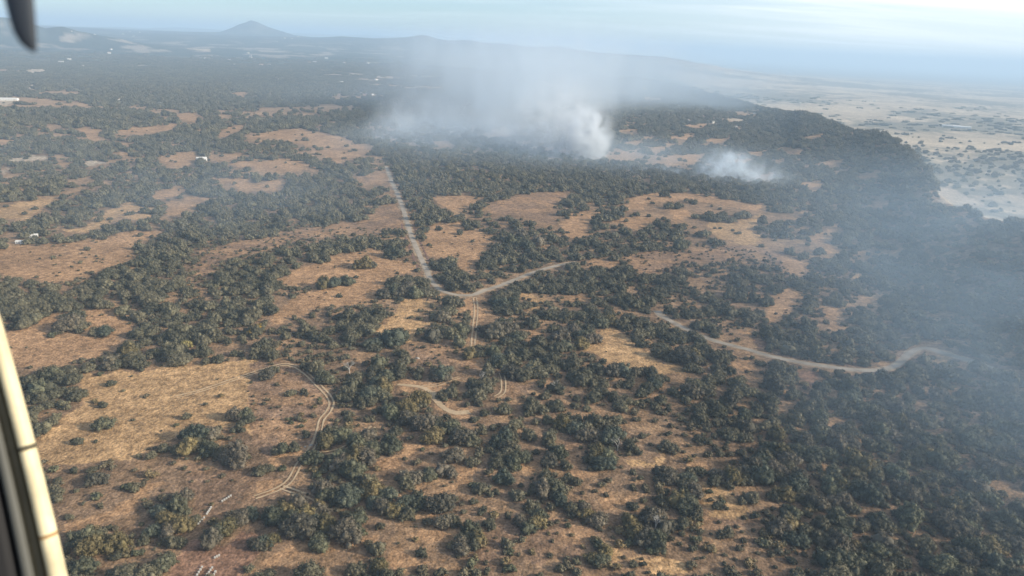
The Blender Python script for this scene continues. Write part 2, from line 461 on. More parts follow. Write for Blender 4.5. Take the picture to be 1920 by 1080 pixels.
def obj(name, me, parent=None, loc=None, kind=None, label=None, cat=None, group=None):
    o = bpy.data.objects.new(name, me)
    COL.objects.link(o)
    if parent:
        o.parent = parent
    if loc is not None:
        o.location = loc
    tag(o, label, cat, group, kind)
    return o


def tag(o, label=None, cat=None, group=None, kind=None):
    if label: o['label'] = label
    if cat: o['category'] = cat
    if group: o['group'] = group
    if kind: o['kind'] = kind


# ------------------------------------------------------------------ ground sheet
def build_ground():
    a_in = np.radians(np.arange(-47, 47.01, 0.15))
    a_out = np.radians(np.arange(51, 309.1, 6.0))
    az = np.concatenate([a_in, a_out])
    rs = [4.0]
    while rs[-1] < 100:
        rs.append(rs[-1] * 1.25)
    while rs[-1] < 70000:
        r = rs[-1]
        rs.append(r + max(0.8, min(r * r * 1.35 / (H * FPX * 0.533), 0.013 * r)))
    rs = np.array(rs)
    na, nr = len(az), len(rs)
    A, Rr = np.meshgrid(az, rs)
    x = (Rr * np.sin(A)).ravel(); y = (Rr * np.cos(A)).ravel()
    z = hgt(x, y)
    V = np.stack([x, y, z], 1)
    u, v, d = project(V)
    infr = (d > 5) & (u > -250) & (u < 2170) & (v > 20) & (v < 1300)
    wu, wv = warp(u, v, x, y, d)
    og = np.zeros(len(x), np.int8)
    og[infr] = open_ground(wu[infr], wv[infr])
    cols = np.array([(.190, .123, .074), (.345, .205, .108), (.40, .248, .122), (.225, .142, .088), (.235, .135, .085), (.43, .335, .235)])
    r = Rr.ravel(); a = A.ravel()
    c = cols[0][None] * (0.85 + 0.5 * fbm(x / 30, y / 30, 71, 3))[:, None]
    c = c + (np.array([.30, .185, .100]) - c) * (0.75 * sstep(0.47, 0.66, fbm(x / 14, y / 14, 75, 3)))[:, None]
    gp = gaps(x, y)[:, None]
    c = c + (np.array([.33, .21, .12]) * (0.7 + 0.6 * fbm(x / 25, y / 25, 83, 3))[:, None] - c) * gp * 0.9
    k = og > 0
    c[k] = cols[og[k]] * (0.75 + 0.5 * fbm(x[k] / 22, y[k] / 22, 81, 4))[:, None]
    br = og == 3
    tt = sstep(0.4, 0.65, fbm(x / 12, y / 12, 91, 3))[:, None]
    c[br] = (c * (1 - 0.7 * tt) + cols[1] * 0.7 * tt)[br]
    # far wood that is too far for single trees, and its small pale openings
    Dr = np.interp(a, _raz, _rD)
    beyond = sstep(0.03, 0.16, (r - Dr) / Dr) * sstep(_raz[0], _raz[2], a)
    wood = np.array([.044, .051, .036])
    op = gaps(x, y) * (1 - .85 * sstep(3200, 3900, r))
    op = np.maximum(op, sstep(0.60, 0.68, fbm(x / 150 + 1.5, y / 190, 151, 4)) * sstep(3500, 5000, r) * (1 - .75 * sstep(5500, 7000, r)))
    farw = wood[None] * (0.8 + 0.5 * fbm(x / 60, y / 60, 111, 3))[:, None]
    farw = farw + (np.array([.36, .29, .215]) - farw) * (0.85 * op)[:, None]
    fm = (sstep(2600, 3800, r) * (~k))[:, None]
    c = c * (1 - fm) + farw * fm
    # pale plain beyond the ridge
    pn = fbm(x / 420 + 1, y / 420, 121, 5)
    pl = np.array([.45, .35, .235])[None] * (0.60 + 0.8 * fbm(x / 130, y / 130, 131, 4))[:, None]
    dk = 0.75 * sstep(0.49, 0.62, pn + (fbm(x / 35, y / 35, 161, 3) - .5) * .55) * sstep(1.0, 1.25, r / Dr)
    dk = np.maximum(dk, sstep(7500, 12000, r) * 0.8)
    pl = pl + (wood * 1.3 - pl) * (0.85 * dk)[:, None]
    bm_ = (beyond * (og == 0))[:, None]
    c = c * (1 - bm_) + pl * bm_
    c = np.clip(c, 0.01, 0.6)

    gi = np.arange(nr * na).reshape(nr, na)
    i0 = gi[:-1]; i1 = gi[1:]
    F = np.stack([i0, np.roll(i0, -1, 1), np.roll(i1, -1, 1), i1], -1)

    def part(lo, hi, name):
        f = F[lo:hi].reshape(-1, 4)
        ids = np.unique(f)
        mp_ = np.full(nr * na, -1); mp_[ids] = np.arange(len(ids))
        fv = mp_[f][:, ::-1]
        me = mesh(name, V[ids], np.ascontiguousarray(fv), None, True)
        at = me.attributes.new('earth', 'FLOAT_COLOR', 'POINT')
        at.data.foreach_set('color', np.concatenate([c[ids], np.ones((len(ids), 1))], 1).astype(np.float32).ravel())
        return me
    cut = int(np.searchsorted(rs, 6200))
    return part(0, cut, 'ground'), part(cut, nr - 1, 'hills')


def ground_material():
    mt, n, l, b = mat('dry_ground')
    at = N(n, 'ShaderNodeAttribute', attribute_name='earth')
    t = N(n, 'ShaderNodeTexCoord')
    last = at.outputs['Color']
    for sc, det, lo, hi in ((0.045, 4, .80, 1.20), (0.30, 5, .50, 1.50), (1.1, 4, .55, 1.45)):
        no = N(n, 'ShaderNodeTexNoise', Scale=sc, Detail=float(det), Roughness=0.62)
        l.new(t.outputs['Object'], no.inputs['Vector'])
        r = N(n, 'ShaderNodeMapRange'); r.inputs['From Min'].default_value = .3; r.inputs['From Max'].default_value = .7
        r.inputs['To Min'].default_value = lo; r.inputs['To Max'].default_value = hi
        l.new(no.outputs['Fac'], r.inputs['Value'])
        s = N(n, 'ShaderNodeVectorMath', operation='SCALE')
        l.new(last, s.inputs[0]); l.new(r.outputs[0], s.inputs['Scale'])
        last = s.outputs[0]
    # tufts of grey-brown low growth
    vo = N(n, 'ShaderNodeTexVoronoi', Scale=0.42); l.new(t.outputs['Object'], vo.inputs['Vector'])
    r = N(n, 'ShaderNodeMapRange'); r.inputs['From Min'].default_value = .12; r.inputs['From Max'].default_value = .42
    r.inputs['To Min'].default_value = 0.5; r.inputs['To Max'].default_value = 0.0
    l.new(vo.outputs['Distance'], r.inputs['Value'])
    n2 = N(n, 'ShaderNodeTexNoise', Scale=0.03, Detail=4.0); l.new(t.outputs['Object'], n2.inputs['Vector'])
    r2 = N(n, 'ShaderNodeMapRange'); r2.inputs['From Min'].default_value = .42; r2.inputs['From Max'].default_value = .62
    l.new(n2.outputs['Fac'], r2.inputs['Value'])
    mu = N(n, 'ShaderNodeMath', operation='MULTIPLY'); l.new(r.outputs[0], mu.inputs[0]); l.new(r2.outputs[0], mu.inputs[1])
    mx = N(n, 'ShaderNodeMix', data_type='RGBA'); l.new(mu.outputs[0], mx.inputs['Factor'])
    l.new(last, mx.inputs['A']); mx.inputs['B'].default_value = (.10, .085, .058, 1)
    l.new(mx.outputs['Result'], b.inputs['Base Color'])
    bn = N(n, 'ShaderNodeTexNoise', Scale=0.8, Detail=4.0); l.new(t.outputs['Object'], bn.inputs['Vector'])
    bp = N(n, 'ShaderNodeBump', Strength=0.7, Distance=0.8); l.new(bn.outputs['Fac'], bp.inputs['Height'])
    l.new(bp.outputs[0], b.inputs['Normal'])
    b.inputs['Roughness'].default_value = 0.95
    b.inputs['Specular IOR Level'].default_value = 0.05
    return mt


g_me, h_me = build_ground()
GM = ground_material()
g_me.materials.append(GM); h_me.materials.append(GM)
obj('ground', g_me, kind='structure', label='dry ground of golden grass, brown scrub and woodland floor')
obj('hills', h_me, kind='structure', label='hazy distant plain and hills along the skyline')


# ------------------------------------------------------------------ roads and tracks
def strip(pts_px, width, lift, offs=0.0, jitter=0.0, seed=0):
    """strip of ground along a line: returns (verts, faces)"""
    P = np.array([ground_at(u, v)[:2] for u, v in pts_px])
    # Catmull-Rom through the points
    Q = np.vstack([2 * P[0] - P[1], P, 2 * P[-1] - P[-2]])
    out = []
    for i in range(1, len(Q) - 2):
        L = np.linalg.norm(Q[i + 1] - Q[i]); k = max(2, int(L / 2.0))
        for t in np.arange(k) / k:
            a, b_, c, d = Q[i - 1], Q[i], Q[i + 1], Q[i + 2]
            out.append(0.5 * (2 * b_ + (c - a) * t + (2 * a - 5 * b_ + 4 * c - d) * t * t + (3 * b_ - a - 3 * c + d) * t ** 3))
    out.append(Q[-2]); C = np.array(out)
    T = np.gradient(C, axis=0); T /= np.linalg.norm(T, axis=1)[:, None] + 1e-9
    Nn = np.stack([T[:, 1], -T[:, 0]], 1)
    C = C + Nn * offs
    s = np.arange(len(C)) * 2.0
    hw = width / 2 * np.ones(len(C))
    w1 = hw + jitter * (fbm(s / 5, s * 0 + 1, 200 + seed, 3) - .5) * 2
    w2 = hw + jitter * (fbm(s / 5, s * 0 + 7, 240 + seed, 3) - .5) * 2
    cols = [C + Nn * w1[:, None], C + Nn * (w1 - w2)[:, None] * .5, C - Nn * w2[:, None]]
    V = np.concatenate([np.concatenate([c, (hgt(c[:, 0], c[:, 1]) + lift)[:, None]], 1) for c in cols])
    n = len(C)
    f = []
    for j in range(2):
        for i in range(n - 1):
            f.append((j * n + i, j * n + i + 1, (j + 1) * n + i + 1, (j + 1) * n + i))
    return V, np.array(f), C


ASPHALT = plain('grey_asphalt', (.33, .275, .21), 0.9, 0.30, 0.12)
VERGE = plain('pale_gravel_verge', (.33, .235, .145), 0.95, 0.35, 0.3)
DITCH = plain('red_earth_ditch', (.19, .105, .075), 0.95, 0.2, 0.3)
DIRT = plain('pale_dirt_rut', (.47, .34, .205), 0.95, 0.18, 0.4)

ROAD1 = [(724, 312), (729, 326), (737, 346), (746, 366), (757, 396), (764, 420), (771, 442), (781, 466), (790, 486), (800, 508), (809, 527), (822, 541), (840, 550), (865, 554), (887, 553), (908, 545), (935, 537),
         (965, 525), (1000, 511), (1030, 502), (1060, 495), (1082, 492)]
ROAD2 = [(1232, 583), (1240, 592), (1268, 608), (1305, 626), (1345, 641), (1400, 655), (1440, 667), (1485, 677), (1530, 685),
         (1575, 691), (1620, 695), (1655, 694), (1680, 685), (1698, 670), (1714, 657), (1736, 653), (1760, 660), (1785, 667), (1815, 676), (1850, 688), (1900, 705)]
ROADLINE = []


def road_obj(name, parts, m_, **kw):
    vs, fs, o = [], [], 0
    for V, F_ in parts:
        vs.append(V); fs.append(F_ + o); o += len(V)
    me = mesh(name, np.concatenate(vs), np.concatenate(fs), m_)
    bm_ = bmesh.new(); bm_.from_mesh(me); bmesh.ops.recalc_face_normals(bm_, faces=bm_.faces)
    for f in bm_.faces:
        if f.normal.z < 0: f.normal_flip()
    bm_.to_mesh(me); bm_.free()
    return obj(name, me, kind='structure', **kw)


V_, F_, C1 = strip(ROAD1, 5.6, 0.10, 0, 1.6, 1)
road_obj('road_verge', [(V_, F_)], VERGE, label='pale gravel verge along the upper stretch of grey road')
V_, F_, _ = strip(ROAD1, 3.7, 0.20, 0, 0.25, 2)
road_obj('road', [(V_, F_)], ASPHALT, label='narrow grey road running down and bending through the oak wood')
V_, F_, C2 = strip(ROAD2, 6.0, 0.10, 0, 1.6, 5)
road_obj('road_verge', [(V_, F_)], VERGE, label='pale gravel verge along the lower stretch of grey road')
V_, F_, _ = strip(ROAD2, 3.9, 0.20, 0, 0.25, 6)
road_obj('road', [(V_, F_)], ASPHALT, label='lower stretch of grey road curving below the smoky slope')
a1 = strip(ROAD1[5:10], 1.3, 0.15, 5.2, 0.4, 3); a2 = strip(ROAD1[5:10], 1.0, 0.15, -5.0, 0.4, 4)
road_obj('ditch', [a1[:2], a2[:2]], DITCH, label='reddish earth ditches beside the straight stretch of road')
ROADLINE.append((C1, 7.2)); ROADLINE.append((C2, 7.0))
TRACKS = [
 [(556, 688), (568, 696), (578, 704), (592, 718), (606, 732), (617, 744), (622, 757), (616, 772), (604, 787), (598, 808), (590, 832), (576, 852), (560, 872), (545, 900), (528, 914), (505, 924), (478, 933)],
 [(745, 721), (765, 723), (790, 726), (808, 735), (818, 748), (826, 760), (838, 769), (855, 775), (880, 772)],
 [(790, 726), (820, 722), (842, 714), (862, 708)],
 [(890, 558), (893, 580), (890, 612), (887, 645), (885, 668)],
 [(330, 745), (370, 735), (415, 720), (450, 708), (490, 695), (530, 684), (556, 688)],
 [(940, 700), (944, 715), (943, 735), (930, 745)],
 [(528, 914), (560, 925), (590, 935), (620, 960)],
 [(700, 800), (650, 838), (610, 850), (578, 850)],
]
for i, t in enumerate(TRACKS):
    l_ = strip(t, 0.75, 0.16, 0.95, 0.28, 10 + i); r_ = strip(t, 0.75, 0.16, -0.95, 0.28, 30 + i)
    if i == 1:
        bed = strip(t[3:], 3.4, 0.12, 0, 0.9, 60); l_ = (*bed[:2], l_[2]); r_ = strip(t[:4], 2.2, 0.12, 0, 0.8, 61)
    road_obj('dirt_track', [l_[:2], r_[:2]], DIRT, label='pale two-rut dirt track through dry grass and oaks')
    ROADLINE.append((l_[2], 3.2 if i < 6 else 1.5))
_rp = np.concatenate([c for c, w in ROADLINE]); _rw = np.concatenate([np.full(len(c), w) for c, w in ROADLINE])


def off_road(x, y, extra=0.0):
    """True where nothing of a road lies within reach"""
    ok = np.ones(len(x), bool)
    cell = 12.0
    grid = {}
    for i, (px, py) in enumerate(_rp):
        grid.setdefault((int(px // cell), int(py // cell)), []).append(i)
    keys = np.stack([np.floor(x / cell), np.floor(y / cell)], 1).astype(int)
    ex = np.broadcast_to(extra, x.shape)
    for i in range(len(x)):
        kx, ky = keys[i]
        for a in (-1, 0, 1):
            for b in (-1, 0, 1):
                for j in grid.get((kx + a, ky + b), ()):
                    if (x[i] - _rp[j, 0]) ** 2 + (y[i] - _rp[j, 1]) ** 2 < (_rw[j] * 0.62 + ex[i]) ** 2:
                        ok[i] = False
    return ok


# ------------------------------------------------------------------ trees: shapes
def leaf_material(name, base, spread):
    mt, n, l, b = mat(name)
    oi = N(n, 'ShaderNodeObjectInfo')
    cr_ = N(n, 'ShaderNodeValToRGB')
    cr_.color_ramp.elements[0].color = (*[c * (1 - spread) for c in base], 1)
    cr_.color_ramp.elements[1].color = (base[0] * (1 + spread * 1.2), base[1] * (1 + spread), base[2] * (1 + spread * .6), 1)
    e = cr_.color_ramp.elements.new(0.8); e.color = (base[0] * 1.15, base[1] * 1.05, base[2], 1)
    l.new(oi.outputs['Random'], cr_.inputs[0])
    ln = N(n, 'ShaderNodeTexNoise', Scale=0.016, Detail=3.0); l.new(oi.outputs['Location'], ln.inputs['Vector'])
    ad = N(n, 'ShaderNodeMath', operation='MULTIPLY_ADD'); l.new(oi.outputs['Random'], ad.inputs[0]); ad.inputs[1].default_value = 0.5
    l.new(ln.outputs['Fac'], ad.inputs[2])
    lr = N(n, 'ShaderNodeMapRange'); lr.inputs['From Min'].default_value = 0.70; lr.inputs['From Max'].default_value = 1.08; lr.inputs['To Max'].default_value = 0.38
    l.new(ad.outputs[0], lr.inputs['Value'])
    dry = N(n, 'ShaderNodeMix', data_type='RGBA'); l.new(lr.outputs[0], dry.inputs['Factor']); l.new(cr_.outputs[0], dry.inputs['A'])
    dry.inputs['B'].default_value = (.135, .115, .078, 1)
    ge = N(n, 'ShaderNodeNewGeometry')
    ri = N(n, 'ShaderNodeMapRange'); ri.inputs['To Min'].default_value = 0.65; ri.inputs['To Max'].default_value = 1.4
    l.new(ge.outputs['Random Per Island'], ri.inputs['Value'])
    s = N(n, 'ShaderNodeVectorMath', operation='SCALE'); l.new(dry.outputs['Result'], s.inputs[0]); l.new(ri.outputs[0], s.inputs['Scale'])
    mu = N(n, 'ShaderNodeVectorMath', operation='MULTIPLY'); l.new(s.outputs[0], mu.inputs[0]); l.new(oi.outputs['Color'], mu.inputs[1])
    l.new(mu.outputs[0], b.inputs['Base Color'])
    b.inputs['Roughness'].default_value = 0.75
    b.inputs['Specular IOR Level'].default_value = 0.25
    return mt


LEAF = leaf_material('oak_leaf', (.106, .103, .064), 0.36)
SCRUB = leaf_material('scrub_leaf', (.110, .098, .060), 0.30)
BARK = plain('oak_bark', (.11, .085, .062), 0.95, 0.3, 2.0)


def ico(sub):
    bm_ = bmesh.new(); bmesh.ops.create_icosphere(bm_, subdivisions=sub, radius=1)
    V = np.array([v.co[:] for v in bm_.verts]); F = np.array([[v.index for v in f.verts] for f in bm_.faces]); bm_.free()
    return V, F


ICO1, ICO2 = ico(1), ico(2)


def crown_mesh(name, seed, lobes, leaves, leaf, squash=0.72, open_=0.0, sub=2, m_=None, base=0.14):
    """a crown one unit in radius: a lumpy body under lobes of small leaf sprays"""
    g = np.random.default_rng(seed)
    V, F, off = [], [], 0
    ctr = []
    for i in range(lobes):
        for _ in range(30):
            th = g.uniform(0, 2 * math.pi); ph = math.acos(g.uniform(-0.15, 1)); rr = g.uniform(0.5, 0.80)
            st = 1 + 0.30 * math.sin(2 * th + seed) + 0.20 * math.sin(3 * th + seed * 2)
            c = np.array([math.cos(th) * math.sin(ph) * rr * st, math.sin(th) * math.sin(ph) * rr * st, math.cos(ph) * rr * squash + 0.30])
            if all(np.linalg.norm(c - k[0]) > 0.26 for k in ctr):
                break
        ctr.append((c, g.uniform(0.20, 0.36)))
    # body
    bv, bf = (ICO2 if sub == 2 else ICO1)
    q = bv.copy()
    th = np.arctan2(q[:, 1], q[:, 0])
    st = 1 + 0.30 * np.sin(2 * th + seed) + 0.20 * np.sin(3 * th + seed * 2)
    q[:, :2] *= (0.66 - open_ * 0.25) * st[:, None]; q[:, 2] = q[:, 2] * (0.56 * squash) + 0.36
    q *= (1 + (g.random((len(q), 1)) - .5) * 0.22)
    V.append(q); F.append(bf); off += len(q)
    for c, r in ctr:
        lv = ICO1[0] * r * 0.72 * (1 + (g.random((len(ICO1[0]), 1)) - .5) * 0.4) + c
        lv[:, 2] = np.maximum(lv[:, 2], base * 0.5)
        V.append(lv); F.append(ICO1[1] + off); off += len(lv)
        d = g.normal(size=(leaves, 3)); d[:, 2] += 0.35; d /= np.linalg.norm(d, axis=1)[:, None]
        p = c + d * r * g.uniform(0.70, 1.22, (leaves, 1))
        nrm = d + g.normal(size=(leaves, 3)) * 0.55; nrm /= np.linalg.norm(nrm, axis=1)[:, None]
        t1 = np.cross(nrm, g.normal(size=(leaves, 3))); t1 /= np.linalg.norm(t1, axis=1)[:, None]
        t2 = np.cross(nrm, t1)
        s = leaf * g.uniform(0.6, 1.35, (leaves, 1))
        k = np.concatenate([p + t1 * s, p + t2 * s * 0.8 - t1 * s * 0.3, p - t2 * s * 0.8 - t1 * s * 0.45])
        ii = np.arange(leaves)
        V.append(k); F.append(np.stack([ii, ii + leaves, ii + 2 * leaves], 1) + off); off += len(k)
    V = np.concatenate(V); V[:, 2] = np.maximum(V[:, 2], 0.02)
    return mesh(name, V, np.concatenate(F), m_ or LEAF)


def trunk_mesh(seed):
    g = random.Random(seed)
    V, F = [], []

    def limb(a, b_, r0, r1, n=6):
        o = len(V); a = Vector(a); b_ = Vector(b_)
        q = (b_ - a).to_track_quat('Z', 'Y')
        for t, r in ((0, r0), (0.5, (r0 + r1) * .48), (1, r1)):
            c = a.lerp(b_, t)
            for i in range(n):
                w = 2 * math.pi * i / n
                V.append(tuple(c + q @ Vector((math.cos(w) * r, math.sin(w) * r, 0))))
        for j in range(2):
            for i in range(n):
                F.append((o + j * n + i, o + j * n + (i + 1) % n, o + (j + 1) * n + (i + 1) % n, o + (j + 1) * n + i))
        F.append(tuple(o + 2 * n + i for i in range(n)))
    limb((0, 0, -0.12), (0.03, 0.02, 0.30), 0.085, 0.06)
    for i in range(4):
        w = i * 1.57 + g.uniform(-.4, .4)
        limb((0.03, 0.02, 0.25), (math.cos(w) * .38, math.sin(w) * .38, g.uniform(.45, .62)), 0.045, 0.018, 5)
    return mesh('trunk', V, F, BARK)


HI = [crown_mesh('crown', 100 + i, 18 + (i * 7) % 19, 84, 0.056, squash=(0.62, 0.8, 1.0, 1.2)[i % 4], open_=(0, .3, .7)[i % 3], sub=2) for i in range(10)]
MID = [crown_mesh('crown_spray', 200 + i, 17 + i % 5, 26, 0.088, squash=(0.62, 0.72, 0.85)[i % 3], sub=1) for i in range(6)]
SHR = [crown_mesh('shrub', 300 + i, 9 + i, 22, 0.13, squash=0.6, sub=1, m_=(SCRUB if i % 2 else LEAF), base=0.0) for i in range(4)]
TRUNKS = [trunk_mesh(i) for i in range(3)]


def grove_mesh(seed):
    """a handful of neighbouring crowns as one spray for the far woods"""
    g = np.random.default_rng(seed)
    V, F, off = [], [], 0
    for i in range(8):
        me = MID[int(g.integers(0, len(MID)))]
        q = np.empty(len(me.vertices) * 3, np.float32); me.vertices.foreach_get('co', q); q = q.reshape(-1, 3)
        f = np.empty(len(me.loops), np.int32); me.loops.foreach_get('vertex_index', f); f = f.reshape(-1, 3)
        w = g.uniform(0, 6.28); r = g.uniform(0.26, 0.46)
        R_ = np.array([[math.cos(w), -math.sin(w), 0], [math.sin(w), math.cos(w), 0], [0, 0, 1]])
        V.append(q @ R_.T * r + np.array([g.uniform(-1, 1), g.uniform(-1, 1), 0])); F.append(f + off); off += len(q)
    return mesh('grove_spray', np.concatenate(V), np.concatenate(F), LEAF)


GROVE = [grove_mesh(400 + i) for i in range(4)]

# ------------------------------------------------------------------ trees: where they stand
# single trees and tight clumps seen against open ground: (x, y of the foot, crown width in picture units)
PLACED = [
 (112, 624, 42), (136, 622, 52), (152, 620, 36), (178, 630, 36), (196, 630, 42), (195, 806, 48), (440, 788, 44), (462, 786, 40), (468, 795, 32), (452, 802, 30),
 (500, 712, 42), (512, 700, 30), (350, 786, 22), (545, 742, 26), (570, 740, 22), (430, 868, 52), (448, 862, 40), (415, 858, 36), (398, 846, 30), (530, 850, 40), (552, 846, 32), (518, 852, 28), (488, 890, 36), (500, 885, 30),
 (208, 724, 22), (146, 834, 28), (308, 848, 34), (330, 850, 28), (285, 860, 26), (683, 505, 44), (692, 504, 30), (606, 542, 40), (628, 540, 42), (650, 536, 38), (737, 484, 40), (752, 482, 30), (844, 497, 32),
 (760, 558, 50), (742, 556, 44), (720, 560, 38), (778, 560, 40), (800, 558, 36), (768, 548, 40), (812, 640, 50), (826, 632, 40), (830, 605, 42), (818, 602, 34), (700, 652, 40), (738, 650, 60), (752, 642, 44),
 (862, 630, 42), (872, 624, 34), (930, 636, 56), (950, 632, 50), (915, 628, 44), (940, 622, 46), (968, 640, 40), (980, 636, 34), (945, 580, 46), (962, 578, 40), (930, 574, 40), (985, 580, 28),
 (842, 578, 36), (862, 575, 28), (880, 672, 40), (896, 670, 28), (925, 668, 40), (940, 690, 40), (960, 686, 36), (1110, 645, 40), (1095, 640, 46), (1075, 632, 50), (1050, 640, 46), (1060, 658, 40), (1090, 655, 42), (1145, 610, 40), (1130, 615, 40),
 (1280, 682, 60), (1298, 676, 44), (1265, 678, 40), (1150, 705, 46), (1168, 706, 42), (1190, 708, 40), (1220, 706, 36), (1228, 728, 40), (1395, 790, 40), (792, 750, 28), (828, 748, 26), (775, 752, 24),
 (975, 985, 40), (990, 1000, 40), (1010, 975, 44), (880, 1000, 40), (895, 1020, 44), (870, 1015, 36), (890, 1030, 34), (835, 990, 46), (852, 986, 36), (918, 990, 34), (950, 1028, 34), (780, 905, 46), (760, 902, 40), (845, 895, 38), (830, 890, 44), (805, 900, 40),
 (1125, 1060, 46), (1110, 1055, 40), (1135, 1040, 42), (1080, 1058, 26), (1062, 1050, 20), (1065, 988, 20), (1030, 985, 22), (1005, 990, 50), (1050, 945, 40), (1070, 960, 36), (1120, 985, 46), (1100, 975, 44), (1095, 960, 40),
 (1210, 1020, 60), (1230, 1028, 56), (1190, 1010, 50), (1180, 990, 48), (1215, 985, 52), (1245, 1000, 50), (1290, 960, 64), (1270, 950, 56), (1300, 935, 50), (1255, 905, 48), (1240, 895, 40), (1290, 905, 40), (1310, 890, 36),
 (340, 1000, 60), (315, 990, 56), (335, 965, 56), (305, 968, 50), (290, 1005, 48), (345, 940, 44), (425, 1000, 56), (440, 985, 50), (405, 1010, 50), (455, 975, 46), (470, 970, 40),
 (550, 985, 60), (575, 975, 56), (535, 970, 54), (560, 950, 50), (590, 985, 46), (600, 960, 40), (495, 1025, 46), (510, 1020, 40), (480, 1030, 40), (740, 965, 50), (715, 960, 54), (760, 955, 48), (785, 955, 44), (730, 935, 46), (700, 950, 44),
 (1372, 905, 56), (1395, 898, 50), (1350, 900, 44), (1410, 885, 50), (1390, 945, 24), (1345, 955, 30), (1355, 945, 20), (1330, 925, 18), (1332, 940, 16), (1352, 936, 16),
 (1060, 880, 30), (1030, 875, 50), (1045, 860, 46), (1130, 880, 48), (1120, 860, 46), (1105, 870, 36), (1010, 920, 42), (1065, 905, 34), (1080, 910, 26), (1020, 905, 36),
 (1275, 470, 40), (990, 470, 40), (1010, 462, 40), (960, 465, 40), (975, 450, 40), (1030, 455, 36), (1480, 478, 30), (886, 455, 12), (1350, 430, 10), (1385, 440, 14), (600, 283, 16), (665, 284, 14), (590, 278, 12), (650, 276, 12),
 (180, 830, 14), (250, 790, 14), (275, 745, 16), (330, 800, 16), (232, 735, 12), (178, 756, 18), (193, 765, 22), (120, 462, 10), (100, 485, 14), (150, 495, 12), (180, 492, 10), (560, 790, 20), (590, 765, 18), (575, 820, 22), (545, 795, 18), (415, 745, 16), (385, 760, 14),
]
YELLOW = [(478, 626, 26), (486, 618, 18)]
LIME = [(348, 652, 26), (340, 640, 20)]


def tree_field():
    ps = []
    amax = math.radians(44)
    for r0, r1, s in ((95, 620, 5.6), (620, 1300, 6.6), (1300, 2500, 8.6)):
        n = int(2 * r1 / s)
        gx, gy = np.meshgrid(np.arange(-n // 2, n // 2 + 1) * s, np.arange(0, int(r1 / s) + 1) * s)
        x = gx.ravel() + rng.uniform(-.48, .48, gx.size) * s; y = gy.ravel() + rng.uniform(-.48, .48, gx.size) * s
        r = np.hypot(x, y); k = (r >= r0) & (r < r1) & (np.abs(np.arctan2(x, y)) < amax)
        x, y = x[k], y[k]
        size = rng.uniform(0.50, 1.45, len(x)) ** 1.25 * (s * 0.575)
        ps.append(np.stack([x, y, size, np.full(len(x), s)], 1))
    P = np.concatenate(ps)
    x, y, R_ = P[:, 0], P[:, 1], P[:, 2]
    z = hgt(x, y); r = np.hypot(x, y); az = np.arctan2(x, y)
    keep = np.ones(len(x), bool); onroad = np.zeros(len(x), bool)
    # openings: neither foot nor crown may cover one
    for dz, du in ((0.1, 0), (0.55, 0), (0.95, 0), (0.55, 0.75), (0.55, -0.75)):
        Q = np.stack([x, y, z + dz * R_], 1)
        u, v, d = project(Q)
        u = u + du * R_ * FPX / np.maximum(d, 1)
        wu, wv = warp(u, v, x, y, d)
        keep &= open_ground(wu, wv) == 0
        if dz == 0.1: og0 = open_ground(wu, wv)
        for poly in OPENROAD: onroad |= inpoly(u, v, poly)
    keep |= (rng.random(len(x)) < np.array([0, .05, .10, .006, .0, .1])[og0]) & (og0 > 0) & (r > 420)
    R_[og0 > 0] *= rng.uniform(.35, 1.0, int((og0 > 0).sum()))
    Q = np.stack([x, y, z], 1); u, v, d = project(Q)
    dens = np.full(len(x), 0.84)
    for p, poly in SPARSE:
        dens[inpoly(u, v, poly)] = p
    dens[inpoly(u, v, DENSE[0])] = 0.86
    cl = fbm(x / 26, y / 26, 75, 3)
    dens = np.clip(dens - sstep(0.52, 0.68, cl) * (0.75 - 0.35 * (dens > .8)), 0, 1)
    # openings of the far wood, and the plain
    op = gaps(x, y)
    dens = dens * (1 - 0.95 * op)
    Dr = np.interp(az, _raz, _rD)
    beyond = (r > Dr * 1.03) & (az > _raz[0])
    pn = fbm(x / 420 + 1, y / 420, 121, 5)
    dens = np.where(beyond, 0.015 + 0.12 * sstep(0.44, 0.66, pn) + 0.5 * (1 - sstep(1.03, 1.22, r / Dr)) * sstep(.42, .6, fbm(x / 60, y / 60, 171, 3)), dens)
    keep &= rng.random(len(x)) < dens
    P = np.stack([x, y, z, R_], 1)[keep & ~onroad]
    ok = off_road(P[:, 0], P[:, 1], P[:, 3] * 0.45)
    return P[ok]


TREES = tree_field()
pl_ = []
for (u, v, w) in PLACED:
    p = ground_at(u, v - w * 0.06)
    d = float((p - CAM) @ _F)
    pl_.append((p[0], p[1], p[2], 0.5 * w * 0.84 * d / FPX))
pl_ = np.array(pl_)
# no scattered tree in the same spot as a placed one
for p in pl_:
    if p[3] < 1.8:
        continue
    TREES = TREES[np.hypot(TREES[:, 0] - p[0], TREES[:, 1] - p[1]) > p[3] * 0.75]
ALL = np.concatenate([TREES, pl_[pl_[:, 3] >= 1.8]])
isp = np.concatenate([np.zeros(len(TREES), bool), np.ones((pl_[:, 3] >= 1.8).sum(), bool)])
small_placed = pl_[pl_[:, 3] < 1.8]
# sight lines: how much of each near tree the frame shows
u, v, d = project(ALL[:, :3] + np.array([0, 0, 1.0]) * ALL[:, 3:4] * 0.5)
show = ALL[:, 3] * FPX / np.maximum(d, 1)
inside = (u > 5) & (u < 1915) & (v > 60) & (v < 1068) & (d > 10) & ~((v > 600) & (u < (v - 600) * 0.262 + 14))
score = np.where(inside, show * (1 + 0.25 * isp), -1)
order = np.argsort(-score)
N_SINGLE = 298
single = order[:N_SINGLE]
rest = np.ones(len(ALL), bool); rest[single] = False

